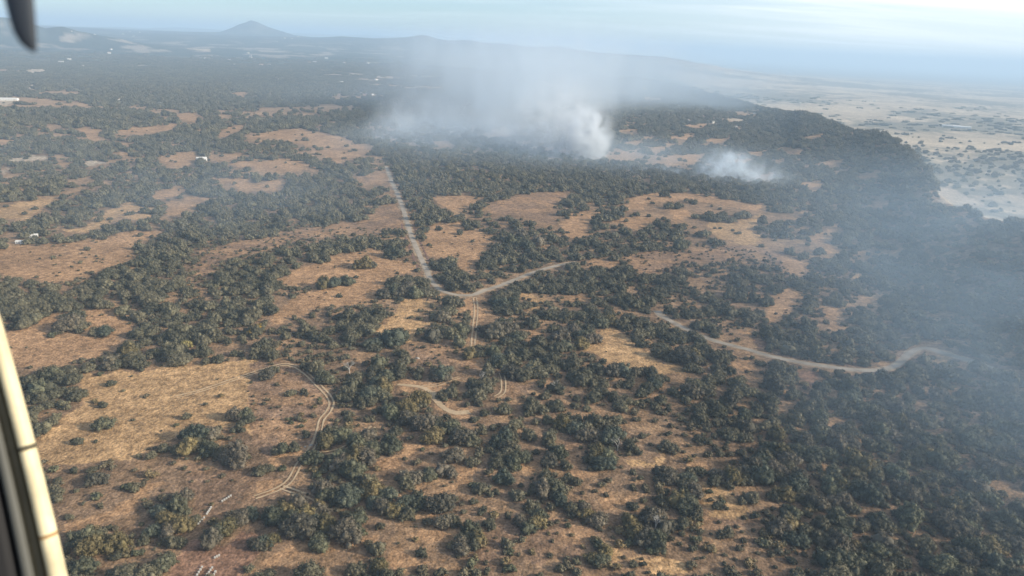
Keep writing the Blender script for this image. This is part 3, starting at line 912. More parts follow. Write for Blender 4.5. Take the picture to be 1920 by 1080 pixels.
MARKS = [('the white beehive rows', 395, 1065), ('the red-earth yard', 350, 1030), ('the rutted track bend', 622, 757), ('the bright golden field', 300, 730), ('the golden field oak', 195, 795),
         ('the pale hooked track', 850, 772), ('the grey road bend', 880, 553), ('the straight grey road', 790, 480), ('the bright grass triangle', 1190, 660), ('the lower road curve', 1690, 675), ('the reddish roadside bank', 1515, 710),
         ('the dusty tan clearing', 1345, 945), ('the brown scrub patch', 1060, 1010), ('the grassy lane', 840, 1000), ('the scrub meadow', 440, 910), ('the brown upper slope', 540, 790),
         ('the stony brown strip', 1080, 850), ('the narrow tan glade', 770, 850), ('the small golden notch', 1165, 1045), ('the pale slope gap', 1790, 950), ('the tan fringe', 1250, 1065),
         ('the diagonal grass lane', 590, 1030), ('the smoky hillside', 1750, 820), ('the tan gap', 1220, 870), ('the sandy break', 860, 900), ('the cream window frame', 130, 960), ('the ochre patch', 1140, 770), ('the thin straw bank', 960, 875), ('the gravel gap', 1480, 940), ('the dry gully', 1600, 1040), ('the brown ledge', 1395, 830), ('the tawny rise', 720, 1060)]
TINTS = [('dark green', (.86, .94, .92)), ('grey-green', (1.12, 1.05, 1.18)), ('olive', (1.28, 1.12, .82)), ('bluish green', (.84, 1.0, 1.12))]
RELS = {'R': 'on the ridge side of', 'L': 'on the window-frame side of', 'N': 'this side of', 'F': 'beyond'}
seen = {}
proto = {}


def base_tree(kind):
    return None


def new_tree(x, y, z, R_, tint, mesh_i, rot, label, group, name='oak_tree', cat='tree', hz=1.05):
    root = bpy.data.objects.new(name, None)
    root.empty_display_size = 1.0
    root.location = (x, y, z - 0.05); root.rotation_euler = (0, 0, rot)
    root.scale = (R_, R_, R_ * hz)
    COL.objects.link(root)
    tag(root, label, cat, group)
    for nm, me in (('trunk', TRUNKS[mesh_i % 3]), ('crown', HI[mesh_i])):
        c = bpy.data.objects.new(nm, me); COL.objects.link(c); c.parent = root
        if nm == 'crown':
            c.color = (*tint, 1)
    return root


def tree_label(u, v, R_, tint_i, alone, tall, what='oak'):
    mk = sorted(MARKS, key=lambda q: (q[1] - u) ** 2 + ((q[2] - v) * 1.5) ** 2)
    size = 'big' if R_ > 5.1 else 'middling' if R_ > 3.9 else 'small'
    opts = []
    for q in mk[:4]:
        dx_, dy_ = u - q[1], (v - q[2]) * 1.5
        rel = ('R' if dx_ > 0 else 'L') if abs(dx_) > abs(dy_) else ('N' if dy_ > 0 else 'F')
        dist = math.hypot(dx_, dy_)
        how = 'close ' if dist < 60 else ''
        for pre in ('', 'tall ' if tall > 1.09 else 'low ' if tall < 0.99 else 'rounded '):
            o = f"{size} {pre}{'lone ' if alone else ''}{TINTS[tint_i][0]} {what} {'' if alone else 'in a clump '}{how}{RELS[rel]} {q[0]}"
            if len(o.replace('-', ' ').split()) > 16: o = o.replace('in a clump ', '').replace('close ', '')
            opts.append(o)
    for o in opts:
        if o not in seen:
            seen[o] = 1
            return o
    seen[opts[0]] += 1
    return opts[0]


XY = ALL[:, :2]
for n_, i in enumerate(single):
    x, y, z, R_ = ALL[i]
    near = np.sort(np.hypot(XY[:, 0] - x, XY[:, 1] - y))[1:3]
    alone = near[0] > R_ * 1.7
    ti = int(rng.choice([0, 0, 1, 1, 2, 3]))
    tall = rng.uniform(0.92, 1.2)
    new_tree(x, y, z, R_, TINTS[ti][1], int(rng.integers(0, 10)), rng.uniform(0, 6.28), tree_label(u[i], v[i], R_, ti, alone, tall), 'evergreen oaks of the dry woodland', hz=tall)
for k, (uu, vv, w) in enumerate(YELLOW):
    p = ground_at(uu, vv); R_ = 0.5 * w * float((p - CAM) @ _F) / FPX
    new_tree(p[0], p[1], p[2], R_, (3.6, 2.5, .75), 2 + k, 1.0, ('bright yellow autumn tree at the tip of the tan slope', 'smaller yellow-leaved tree just behind the bright yellow one')[k], 'yellow trees', 'yellow_tree')
for k, (uu, vv, w) in enumerate(LIME):
    p = ground_at(uu, vv); R_ = 0.5 * w * float((p - CAM) @ _F) / FPX
    new_tree(p[0], p[1], p[2], R_, (1.6, 1.5, .9), 4 + k, 2.0, ('pale lime-green tree at the edge of the dark oak belt', 'smaller lime-green tree tucked behind the pale lime one')[k], 'lime-green trees', 'pale_green_tree')


def dead_mesh(seed):
    g = random.Random(seed)
    V, F = [], []

    def limb(a, b_, r0, r1, dep):
        o = len(V); q = (b_ - a).to_track_quat('Z', 'Y')
        for c, r in ((a, r0), (b_, r1)):
            for i in range(5):
                w = 2 * math.pi * i / 5
                V.append(tuple(c + q @ Vector((math.cos(w) * r, math.sin(w) * r, 0))))
        for i in range(5):
            F.append((o + i, o + (i + 1) % 5, o + 5 + (i + 1) % 5, o + 5 + i))
        if dep:
            for i in range(3):
                d_ = (b_ - a).normalized() + Vector((g.uniform(-.9, .9), g.uniform(-.9, .9), g.uniform(-.1, .5)))
                limb(b_, b_ + d_.normalized() * (b_ - a).length * g.uniform(.6, .85), r1, r1 * .55, dep - 1)
    limb(Vector((0, 0, -.2)), Vector((.1, 0, 1.9)), .26, .17, 4)
    return mesh('dead_tree', V, F, plain('bare_grey_wood', (.42, .39, .34), .9, .2, 2.0))


for k, (uu, vv, where) in enumerate([(1042, 735, 'on the clump above the brown ledge'), (1228, 998, 'inside the big dark clump by the tan gap'), (655, 700, 'in the oaks behind the hooked track'), (1158, 845, 'at the edge of the stony strip'), (905, 720, 'next to the pale track end')]):
    p = ground_at(uu, vv)
    o = obj('dead_tree', dead_mesh(500 + k), loc=p, label='bare grey dead tree ' + where, cat='tree', group='dead trees')
    o.rotation_euler = (0, 0, k * 1.1)

# ------------------------------------------------------------------ instanced masses (woodland and scrub past the single trees)
def scatter_object(name, P, scale, variants, label, shade=(1, 1, 1)):
    me = bpy.data.meshes.new(name)
    me.vertices.add(len(P)); me.vertices.foreach_set('co', np.asarray(P, np.float32).ravel())
    a = me.attributes.new('size', 'FLOAT_VECTOR', 'POINT'); a.data.foreach_set('vector', np.asarray(scale, np.float32).ravel())
    a = me.attributes.new('turn', 'FLOAT', 'POINT'); a.data.foreach_set('value', rng.uniform(0, 6.28, len(P)).astype(np.float32))
    a = me.attributes.new('pick', 'INT', 'POINT'); a.data.foreach_set('value', rng.integers(0, len(variants), len(P)).astype(np.int32))
    o = obj(name, me, kind='stuff', label=label)
    coll = bpy.data.collections.new(name + '_sources')
    for i, vm in enumerate(variants):
        coll.objects.link(bpy.data.objects.new('%s_source_%02d' % (name, i), vm))
        coll.objects[-1].color = (*shade, 1)
    ng = bpy.data.node_groups.new(name + '_nodes', 'GeometryNodeTree')
    ng.interface.new_socket('Geometry', in_out='INPUT', socket_type='NodeSocketGeometry')
    ng.interface.new_socket('Geometry', in_out='OUTPUT', socket_type='NodeSocketGeometry')
    n, l = ng.nodes, ng.links
    gi = n.new('NodeGroupInput'); go = n.new('NodeGroupOutput')
    ci = n.new('GeometryNodeCollectionInfo'); ci.inputs['Collection'].default_value = coll
    ci.inputs['Separate Children'].default_value = True; ci.inputs['Reset Children'].default_value = True
    ip = n.new('GeometryNodeInstanceOnPoints'); ip.inputs['Pick Instance'].default_value = True

    def named(nm, t):
        q = n.new('GeometryNodeInputNamedAttribute'); q.data_type = t; q.inputs['Name'].default_value = nm
        return next(s for s in q.outputs if s.enabled and s.name == 'Attribute')
    l.new(gi.outputs[0], ip.inputs['Points']); l.new(ci.outputs[0], ip.inputs['Instance'])
    l.new(named('pick', 'INT'), ip.inputs['Instance Index'])
    l.new(named('size', 'FLOAT_VECTOR'), ip.inputs['Scale'])
    cx = n.new('ShaderNodeCombineXYZ'); l.new(named('turn', 'FLOAT'), cx.inputs['Z'])
    l.new(cx.outputs[0], ip.inputs['Rotation'])
    l.new(ip.outputs[0], go.inputs[0])
    md = o.modifiers.new('scatter', 'NODES'); md.node_group = ng
    return o


Rst = ALL[rest]
rr_ = np.hypot(Rst[:, 0], Rst[:, 1])
nearm = rr_ < 520


def sc3(R_):
    return np.stack([R_, R_, R_ * rng.uniform(.88, 1.2, len(R_))], 1)


scatter_object('near_oak_woodland', Rst[nearm, :3] - np.array([0, 0, .05]), sc3(Rst[nearm, 3]), HI, 'dark evergreen oaks massed between the clearings')
scatter_object('oak_woodland', Rst[~nearm, :3] - np.array([0, 0, .05]), sc3(Rst[~nearm, 3]), MID, 'hazy oak woodland running back to the hills')


def far_groves():
    s = 15.0
    r1 = 4600
    n = int(2 * r1 / s)
    gx, gy = np.meshgrid(np.arange(-n // 2, n // 2 + 1) * s, np.arange(0, int(r1 / s) + 1) * s)
    x = gx.ravel() + rng.uniform(-.5, .5, gx.size) * s; y = gy.ravel() + rng.uniform(-.5, .5, gx.size) * s
    r = np.hypot(x, y); az = np.arctan2(x, y)
    k = (r > 2150 + 400 * rng.random(r.shape)) & (r < r1) & (np.abs(az) < math.radians(42))
    x, y, r, az = x[k], y[k], r[k], az[k]
    op = gaps(x, y)
    dens = 0.9 * (1 - 0.95 * op) * (1 - sstep(3800, r1, r))
    Dr = np.interp(az, _raz, _rD)
    pn = fbm(x / 420 + 1, y / 420, 121, 5)
    dens = np.where((r > Dr * 1.03) & (az > _raz[0]), (0.008 + 0.06 * sstep(0.44, 0.66, pn)) * (1 - sstep(3800, r1, r)), dens)
    z = hgt(x, y)
    u_, v_, d_ = project(np.stack([x, y, z], 1))
    k = (rng.random(len(x)) < dens) & (open_ground(u_, v_) == 0)
    P = np.stack([x, y, z], 1)[k]
    scatter_object('far_oak_woodland', P - np.array([0, 0, .5]), sc3(rng.uniform(8.0, 12.0, len(P))), GROVE, 'far oak woods fading into blue haze', (1, 1, 1))


far_groves()


# low scrub: dark dots in the grass and between the oaks
def scrub_field():
    s = 3.6
    r1 = 620
    n = int(2 * r1 / s)
    gx, gy = np.meshgrid(np.arange(-n // 2, n // 2 + 1) * s, np.arange(0, int(r1 / s) + 1) * s)
    x = gx.ravel() + rng.uniform(-.5, .5, gx.size) * s; y = gy.ravel() + rng.uniform(-.5, .5, gx.size) * s
    r = np.hypot(x, y); k = (r > 110) & (r < r1) & (np.abs(np.arctan2(x, y)) < math.radians(43))
    x, y = x[k], y[k]; z = hgt(x, y)
    u_, v_, d_ = project(np.stack([x, y, z], 1))
    wu, wv = warp(u_, v_, x, y, d_)
    og = open_ground(wu, wv)
    base = np.array([0.55, 0.06, 0.03, 0.34, 0.06, 0.10])[og]
    cl = sstep(0.35, 0.65, fbm(x / 18, y / 18, 301, 3))
    k = rng.random(len(x)) < base * (0.25 + 1.1 * cl)
    x, y, z, og = x[k], y[k], z[k], og[k]
    R_ = rng.uniform(0.35, 1.0, len(x)) ** 1.5 * np.array([2.3, 1.1, 0.9, 1.5, 0.9, 1.0])[og] + 0.2
    ok = off_road(x, y, R_ * 0.4)
    return np.stack([x, y, z, R_], 1)[ok]


SC = scrub_field()
SC = np.concatenate([SC, small_placed]) if len(small_placed) else SC
u2, v2, d2 = project(SC[:, :3])
ins = (u2 > 10) & (u2 < 1910) & (v2 < 1070) & (v2 > 60) & ~((v2 > 600) & (u2 < (v2 - 600) * 0.262 + 14))
vis = np.zeros(len(SC))
td = None
_, _, og2 = 0, 0, open_ground(u2, v2)
vis = np.where(ins, SC[:, 3] * FPX / np.maximum(d2, 1) * (1 + 0.9 * (og2 > 0)), -1)
so_ = np.argsort(-vis)[:200]
SH_T = [('grey-brown', (1, 1, 1)), ('straw-coloured', (1.5, 1.35, 1.1)), ('dull green', (.85, 1.0, .9))]
for i in so_:
    x, y, z, R_ = SC[i]
    ti = int(rng.integers(0, 3))
    o = bpy.data.objects.new('scrub_bush', SHR[1 + 2 * int(rng.integers(0, 2))])
    COL.objects.link(o)
    o.location = (x, y, z - .05); o.scale = (R_, R_, R_ * rng.uniform(.8, 1.1)); o.rotation_euler = (0, 0, rng.uniform(0, 6.28)); o.color = (*SH_T[ti][1], 1)
    mk = sorted(MARKS, key=lambda q: (q[1] - u2[i]) ** 2 + ((q[2] - v2[i]) * 1.5) ** 2)
    sz = 'knee-high' if R_ < 1.1 else 'waist-high' if R_ < 1.6 else 'man-high'
    lab = None
    for q in mk[:4]:
        dx_, dy_ = u2[i] - q[1], (v2[i] - q[2]) * 1.5
        rel = ('R' if dx_ > 0 else 'L') if abs(dx_) > abs(dy_) else ('N' if dy_ > 0 else 'F')
        o_ = f"{sz} {SH_T[ti][0]} bush {'in open grass ' if og2[i] else 'under the oaks '}{RELS[rel]} {q[0]}"
        lab = lab or o_
        if o_ not in seen:
            lab = o_; break
    seen[lab] = 1
    tag(o, lab, 'bush', 'low bushes of the dry ground')
ks = np.ones(len(SC), bool); ks[so_] = False
scatter_object('low_scrub', SC[ks, :3] - np.array([0, 0, .05]), sc3(SC[ks, 3]), SHR, 'low grey-brown scrub dotted over the dry ground')


# ------------------------------------------------------------------ built things
WHITE = plain('white_paint', (.74, .72, .66), 0.7, 0.08, 1.5)
ROOFW = plain('pale_sheet_roof', (.66, .63, .57), 0.6, 0.08, 0.6)
TILE = plain('clay_roof', (.33, .19, .12), 0.9, 0.2, 1.2)
DARK = plain('dark_opening', (.03, .032, .035), 0.5, 0.1, 1.0)
WOOD = plain('weathered_wood', (.24, .18, .12), 0.9, 0.25, 4.0)
ROCK = plain('pale_granite', (.40, .36, .31), 0.95, 0.25, 0.8)


def box(cx, cy, cz, sx, sy, sz):
    v = [(cx + a * sx / 2, cy + b * sy / 2, cz + c * sz / 2) for a in (-1, 1) for b in (-1, 1) for c in (-1, 1)]
    return v, [(0, 1, 3, 2), (4, 6, 7, 5), (0, 4, 5, 1), (2, 3, 7, 6), (0, 2, 6, 4), (1, 5, 7, 3)]


def house_meshes(L, Wd, Hh, rise, over=0.4):
    v, f = box(0, 0, Hh / 2 - .4, L, Wd, Hh + .8)
    # gables
    n = len(v)
    v += [(-L / 2, -Wd / 2, Hh), (-L / 2, Wd / 2, Hh), (-L / 2, 0, Hh + rise), (L / 2, -Wd / 2, Hh), (L / 2, Wd / 2, Hh), (L / 2, 0, Hh + rise)]
    f = f + [(n, n + 2, n + 1), (n + 3, n + 4, n + 5)]
    t = 0.16
    lx = L / 2 + over; wy = Wd / 2 + over; e = Hh - rise * over / (Wd / 2)
    rv, rf = [], []
    for s in (-1, 1):
        o = len(rv)
        rv += [(-lx, s * wy, e + .05), (lx, s * wy, e + .05), (lx, 0, Hh + rise + .05), (-lx, 0, Hh + rise + .05),
               (-lx, s * wy, e + t + .05), (lx, s * wy, e + t + .05), (lx, 0, Hh + rise + t + .05), (-lx, 0, Hh + rise + t + .05)]
        rf += [(o, o + 1, o + 2, o + 3), (o + 4, o + 7, o + 6, o + 5), (o, o + 4, o + 5, o + 1), (o, o + 3, o + 7, o + 4), (o + 1, o + 5, o + 6, o + 2)]
    ops = []
    k = max(2, int(L / 4))
    for i in range(k):
        xx = -L / 2 + L * (i + .5) / k
        for s in (-1, 1):
            ops.append(('door' if (i == k // 2) else 'window', (xx, s * (Wd / 2 + .02), 1.05 if i == k // 2 else Hh * .55), i == k // 2))
    return (v, f), (rv, rf), ops


WIN_V, WIN_F = box(0, 0, 0, 1.1, .08, 1.2); DOOR_V, DOOR_F = box(0, 0, 0, 1.2, .09, 2.1)


def house_proto(name, L, Wd, Hh, rise, wm, rm, big=True):
    (v, f), (rv, rf), ops = house_meshes(L, Wd, Hh, rise)
    return dict(wall=mesh('wall', v, f, wm), roof=mesh('roof', rv, rf, rm), ops=ops if big else [], win=mesh('window', WIN_V, WIN_F, DARK), door=mesh('door', DOOR_V, DOOR_F, WOOD))


def put_house(name, pr, u_, v_, rot, s, label, cat, group=None):
    p = ground_at(u_, v_)
    root = bpy.data.objects.new(name, None); COL.objects.link(root)
    root.location = p; root.rotation_euler = (0, 0, rot); root.scale = (s, s, s)
    tag(root, label, cat, group)
    for nm in ('wall', 'roof'):
        c = bpy.data.objects.new(nm, pr[nm]); COL.objects.link(c); c.parent = root
    for nm, loc, dr in pr['ops']:
        c = bpy.data.objects.new(nm, pr['door'] if dr else pr['win']); COL.objects.link(c); c.parent = root; c.location = loc
    return root


barn = house_proto('barn', 12, 8, 3.6, 1.6, WHITE, ROOFW)
cott = house_proto('house', 11, 8, 3.2, 1.7, WHITE, TILE)
PLASTER = plain('aged_plaster', (.50, .47, .42), .85, .12, .8)
cotw = house_proto('house', 12, 9, 3.4, 1.6, PLASTER, PLASTER)
shed = house_proto('shed', 60, 15, 5, 2.4, WHITE, ROOFW, True)
put_house('barn', barn, 378, 302, math.radians(35), 0.95, 'white-roofed barn in the tan clearing far below the hills', 'barn')
put_house('long_shed', shed, 1783, 238, math.radians(-20), 0.9, 'long white shed on the pale plain, the one closer to the ridge', 'shed', 'long sheds on the plain')
put_house('long_shed', shed, 1803, 240, math.radians(-20), 0.9, 'long white shed on the pale plain, second one from the ridge', 'shed', 'long sheds on the plain')
put_house('long_shed', shed, 12, 188, math.radians(15), 0.7, 'long white building on bare pale ground below the low twin hills', 'shed')
put_house('hut', barn, 64, 444, math.radians(20), 0.45, 'small pale hut among oaks above the tan field', 'hut')
put_house('hut', barn, 38, 456, math.radians(10), 0.42, 'low pale hut under oaks at the top edge of the tan field', 'hut')
HOUSES = [(195, 80), (150, 78), (180, 86), (207, 82), (137, 85), (130, 112), (205, 100), (115, 118), (156, 124), (518, 147), (530, 148), (523, 150), (600, 176), (592, 188), (700, 142), (705, 150), (716, 148), (733, 157), (745, 148), (744, 172), (727, 175), (698, 178),
          (770, 184), (788, 183), (828, 184), (560, 84), (548, 85), (535, 84), (520, 86), (465, 100), (470, 104), (470, 108), (590, 117), (580, 118), (430, 113), (440, 122), (490, 123), (505, 122), (612, 110), (646, 118), (690, 120), (250, 62), (262, 61), (230, 60), (244, 60),
          (1290, 228), (1300, 223), (1330, 229), (1380, 238), (1445, 210), (1455, 208), (1400, 207), (1390, 206), (1415, 214), (1300, 222), (1335, 231), (1246, 208), (1212, 216), (1195, 208), (375, 178), (370, 182), (300, 195), (230, 195), (225, 189), (1580, 163), (1520, 160), (1630, 190), (1640, 190), (1700, 205), (1500, 193),
          (870, 246), (845, 250), (470, 150), (640, 155), (385, 110)]
HMARKS = [('the pointed peak', 470, 60), ('the low twin hills', 100, 60), ('the long hazy hill', 790, 85), ('the smoke sheet', 740, 165), ('the ridge crest', 1470, 212), ('the dense plume', 1090, 240), ('the open plain', 1640, 180), ('the dark middle wood', 330, 150),
          ('the far blue plain', 1300, 130), ('the thin smoke puff', 860, 255), ('the village clearing', 560, 140)]
for i, (a, b_) in enumerate(HOUSES):
    pr = cotw if i % 3 else cott
    far_ = b_ < 130
    rg = 'skyline' if far_ else 'middle wood' if a < 900 else 'smoky wood' if a < 1480 else 'pale plain'
    mk = min(HMARKS, key=lambda q: (q[1] - a) ** 2 + ((q[2] - b_) * 3) ** 2)
    rel = 'under' if b_ > mk[2] + 12 else 'level with' if abs(b_ - mk[2]) <= 12 else 'behind'
    where = 'towards the ridge' if a > mk[1] + 25 else 'towards the window frame' if a < mk[1] - 25 else 'dead ahead'
    lab = f"{'tiny' if far_ else 'small'} {'white' if i % 3 else 'red'}-roofed pale house {rel} {mk[0]}, {where}"
    put_house('house', dict(pr, ops=[]), a, b_, rng.uniform(0, 3.1), rng.uniform(0.6, 1.1) * (1.35 if far_ else 1), lab, 'house', 'houses of the ' + rg)

# beehives
HIVEP = plain('weathered_white_paint', (.50, .47, .41), 0.8, 0.2, 3.0)
hv, hf = box(0, 0, .42, .62, .74, .55); lv_, lf_ = box(0, 0, .745, .72, .84, .11); sv, sf = [], []
for a in (-.22, .22):
    v_2, f_2 = box(a, 0, .07, .12, .7, .15); o_ = len(sv); sv += v_2; sf += [tuple(i + o_ for i in q) for q in f_2]
ev, ef = box(0, -.376, .22, .36, .03, .05)
HB, HL, HS, HE = mesh('hive_body', hv, hf, HIVEP), mesh('lid', lv_, lf_, HIVEP), mesh('stand', sv, sf, WOOD), mesh('entrance', ev, ef, DARK)
ROWS = [((379, 1065), (367, 1084), 5, 'in the front row on red earth nearest the window frame'), ((398, 1066), (386, 1083), 5, 'in the second row on red earth by the frame edge'), ((404, 1074), (401, 1079), 2, 'in the short pair beside the second row'),
        ((403, 1047), (411, 1043), 3, 'in the loose trio under the shaded oak on red earth'), ((417, 941), (433, 931), 5, 'in the long white row on the scrub meadow'), ((388, 965), (396, 953), 5, 'in the broken row below the scrub meadow'), ((372, 984), (383, 972), 4, 'in the faint row at the shaded oak edge')]
for (a, b_, n_, where) in ROWS:
    for i in range(n_):
        t = i / max(1, n_ - 1)
        p = ground_at(a[0] + (b_[0] - a[0]) * t, a[1] + (b_[1] - a[1]) * t)
        root = bpy.data.objects.new('beehive', None); COL.objects.link(root); root.location = p
        s = 0.72 * random.uniform(.95, 1.08); root.scale = (s, s, s); root.rotation_euler = (0, 0, .3 + random.uniform(-.15, .15))
        tag(root, 'white beehive box ' + where, 'beehive', 'beehives ' + where)
        for nm, me in (('hive_body', HB), ('lid', HL), ('stand', HS), ('entrance', HE)):
            c = bpy.data.objects.new(nm, me); COL.objects.link(c); c.parent = root

# pale boulders
def rock_mesh(seed):
    g = np.random.default_rng(seed)
    q = ICO2[0] * (1 + (g.random((len(ICO2[0]), 1)) - .5) * .28) * np.array([1, .75, .55])
    return mesh('boulder', q, ICO2[1], ROCK)


RK = [rock_mesh(i) for i in range(3)]
for i, (a, b_, w, where) in enumerate([(583, 835, 8, 'beside the rutted track'), (572, 838, 6, 'in grass by the rutted track'), (1565, 765, 8, 'in a gap of the smoky slope'), (1590, 723, 7, 'below the lower road'), (1637, 647, 6, 'above the lower road curve'),
                                      (1534, 552, 6, 'in the hazy oak slope'), (1864, 882, 9, 'in the thick smoke at the picture edge'), (783, 672, 8, 'at the foot of the brown glade'), (1330, 690, 7, 'beside the grass tongue'), (1310, 1010, 9, 'at the edge of the dusty clearing')]):
    p = ground_at(a, b_); s = .5 * w * float((p - CAM) @ _F) / FPX
    o = obj('boulder', RK[i % 3], loc=p, label='pale grey boulder ' + where, cat='boulder', group='pale boulders')
    o.scale = (s, s, s); o.rotation_euler = (0, 0, i * 1.3)

# ------------------------------------------------------------------ aircraft: window frame and the dark strut
CREAM = plain('cream_painted_metal', (.56, .485, .31), 0.45, 0.28, 26.0)
GREYP = plain('shaded_grey_trim', (.09, .08, .055), 0.6, 0.2, 12.0)  # grey-olive shade of the frame's unlit side, put into the colour
RUBBER = plain('black_rubber_seal', (.012, .012, .013), 0.6, 0.2, 10.0)
RUST = plain('brown_stain', (.30, .20, .10), 0.8, 0.3, 30.0)


def at_px(u_, v_, dist):
    d_ = pix_dir(u_, v_)
    return Vector(CAM + d_ * dist)


DF = 0.62
A0 = at_px(-32, 480, DF); A1 = at_px(151, 1180, DF)
axis = (A1 - A0).normalized()
view = Vector(pix_dir(60, 850)).normalized()
side = axis.cross(view).normalized()          # across the frame
if side.dot(Vector(_R)) < 0: side = -side
deep = side.cross(axis).normalized()
if deep.dot(view) < 0: deep = -deep
PXM = DF / FPX
fr = bpy.data.objects.new('window_frame', None); COL.objects.link(fr); fr.location = A1 + side * (-30 * PXM)
tag(fr, 'out-of-focus cream and black aircraft window frame at the edge of the view', 'window frame')
inv = Matrix.Translation(-fr.location)


def bar(name, prof, m_, t0=0.0, t1=1.0, seg=14, wob=0.0, par=fr):
    """extrude a profile of (across, depth) in picture units along the frame"""
    V, F = [], []
    n = len(prof)
    for j in range(seg + 1):
        t = t0 + (t1 - t0) * j / seg
        c = A0.lerp(A1, t) - fr.location
        bow = side * (PXM * 6 * math.sin(math.pi * t))
        widen = 0.82 + 0.25 * t
        for (s_, d_) in prof:
            V.append(tuple(c + bow + side * (s_ * PXM * widen) + deep * (d_ * PXM)))
    for j in range(seg):
        for i in range(n):
            F.append((j * n + i, j * n + (i + 1) % n, (j + 1) * n + (i + 1) % n, (j + 1) * n + i))
    F.append(tuple(range(n))[::-1]); F.append(tuple(seg * n + i for i in range(n)))
    me = mesh(name, V, F, m_, True)
    bm_ = bmesh.new(); bm_.from_mesh(me); bmesh.ops.recalc_face_normals(bm_, faces=bm_.faces); bm_.to_mesh(me); bm_.free()
    return obj(name, me, par)


bar('trim_strip', [(0, 14), (-3, 3), (-10, -3), (-20, -5), (-29, -1), (-31, 14), (-31, 40), (0, 40)], CREAM)
bar('inner_channel', [(-31.5, 18), (-38, 16), (-48, 20), (-48, 44), (-31.5, 44)], GREYP)
bar('outer_bead', [(-48.5, 16), (-54, 9), (-62, 8), (-68, 14), (-68, 44), (-48.5, 44)], plain('shaded_grey_bead', (.085, .085, .075), .5, .12, 9.0))  # bead coloured dark grey to carry the shade on this side of the frame
bar('rubber_seal', [(-68.5, 24), (-90, 20), (-420, 30), (-420, 90), (-68.5, 60)], RUBBER)
bar('clip', [(1.5, 12), (-3, 0), (-10, -6), (-20, -8), (-30, -4), (-32.5, 12), (-32.5, 30), (1.5, 30)], GREYP, 0.503, 0.515, 2)
bar('rust_band', [(.6, 13), (-3, 2), (-10, -4), (-20, -6), (-29.5, -2), (-31.2, 13), (-31.2, 30), (.6, 30)], RUST, 0.738, 0.748, 2)

DS = 0.26
PS = DS / FPX
path = [(28, -90, 30), (32, -40, 29), (36, 0, 28), (42, 35, 25), (47, 62, 21), (53, 80, 16), (60, 92, 9), (64, 98, 2)]
Vv, Ff = [], []
ns = 12
s_root = at_px(30, -60, DS)
st_ob = bpy.data.objects.new('strut', None)
Rv, Uv, Fv = Vector(_R), Vector(_U), Vector(_F)
for (a, b_, w) in path:
    c = at_px(a, b_, DS) - s_root
    for i in range(ns):
        t = 2 * math.pi * i / ns
        Vv.append(tuple(c + Rv * (math.cos(t) * w * PS) + Fv * (math.sin(t) * w * 0.45 * PS)))
for j in range(len(path) - 1):
    for i in range(ns):
        Ff.append((j * ns + i, j * ns + (i + 1) % ns, (j + 1) * ns + (i + 1) % ns, (j + 1) * ns + i))
Ff.append(tuple(range(ns))); Ff.append(tuple((len(path) - 1) * ns + i for i in range(ns))[::-1])
sm = mesh('strut', Vv, Ff, plain('dark_blue_grey_paint', (.035, .042, .052), 0.5, 0.15, 20.0), True)
obj('strut', sm, loc=s_root, label='dark blurred strut tip hanging in front of the left skyline hills'.replace('left ', ''), cat='strut')

# ------------------------------------------------------------------ haze and smoke
def volume_mat(name, col, build, rate=1.0, aniso=0.0):
    mt = bpy.data.materials.new(name); mt.use_nodes = True
    n, l = mt.node_tree.nodes, mt.node_tree.links
    n.clear()
    out = n.new('ShaderNodeOutputMaterial')
    pv = n.new('ShaderNodeVolumePrincipled')
    pv.inputs['Color'].default_value = (*col, 1)
    pv.inputs['Anisotropy'].default_value = aniso
    pv.inputs['Density Attribute'].default_value = ''
    l.new(pv.outputs[0], out.inputs['Volume'])
    build(n, l, pv)
    try: mt.cycles.volume_step_rate = rate
    except Exception: pass
    return mt


HAZE_D = 1.7e-4
hm = volume_mat('haze_air', (.57, .765, .955), lambda n, l, pv: pv.inputs['Density'].__setattr__('default_value', HAZE_D))
hx, hy0, hy1, hz0, hz1 = 46000, -3000, 72000, -140, 304
v_3, f_3 = box(0, (hy0 + hy1) / 2, (hz0 + hz1) / 2, 2 * hx, hy1 - hy0, hz1 - hz0)
hz_me = mesh('haze', v_3, f_3, hm)
obj('haze', hz_me, kind='stuff', label='blue-white haze filling the valley air')


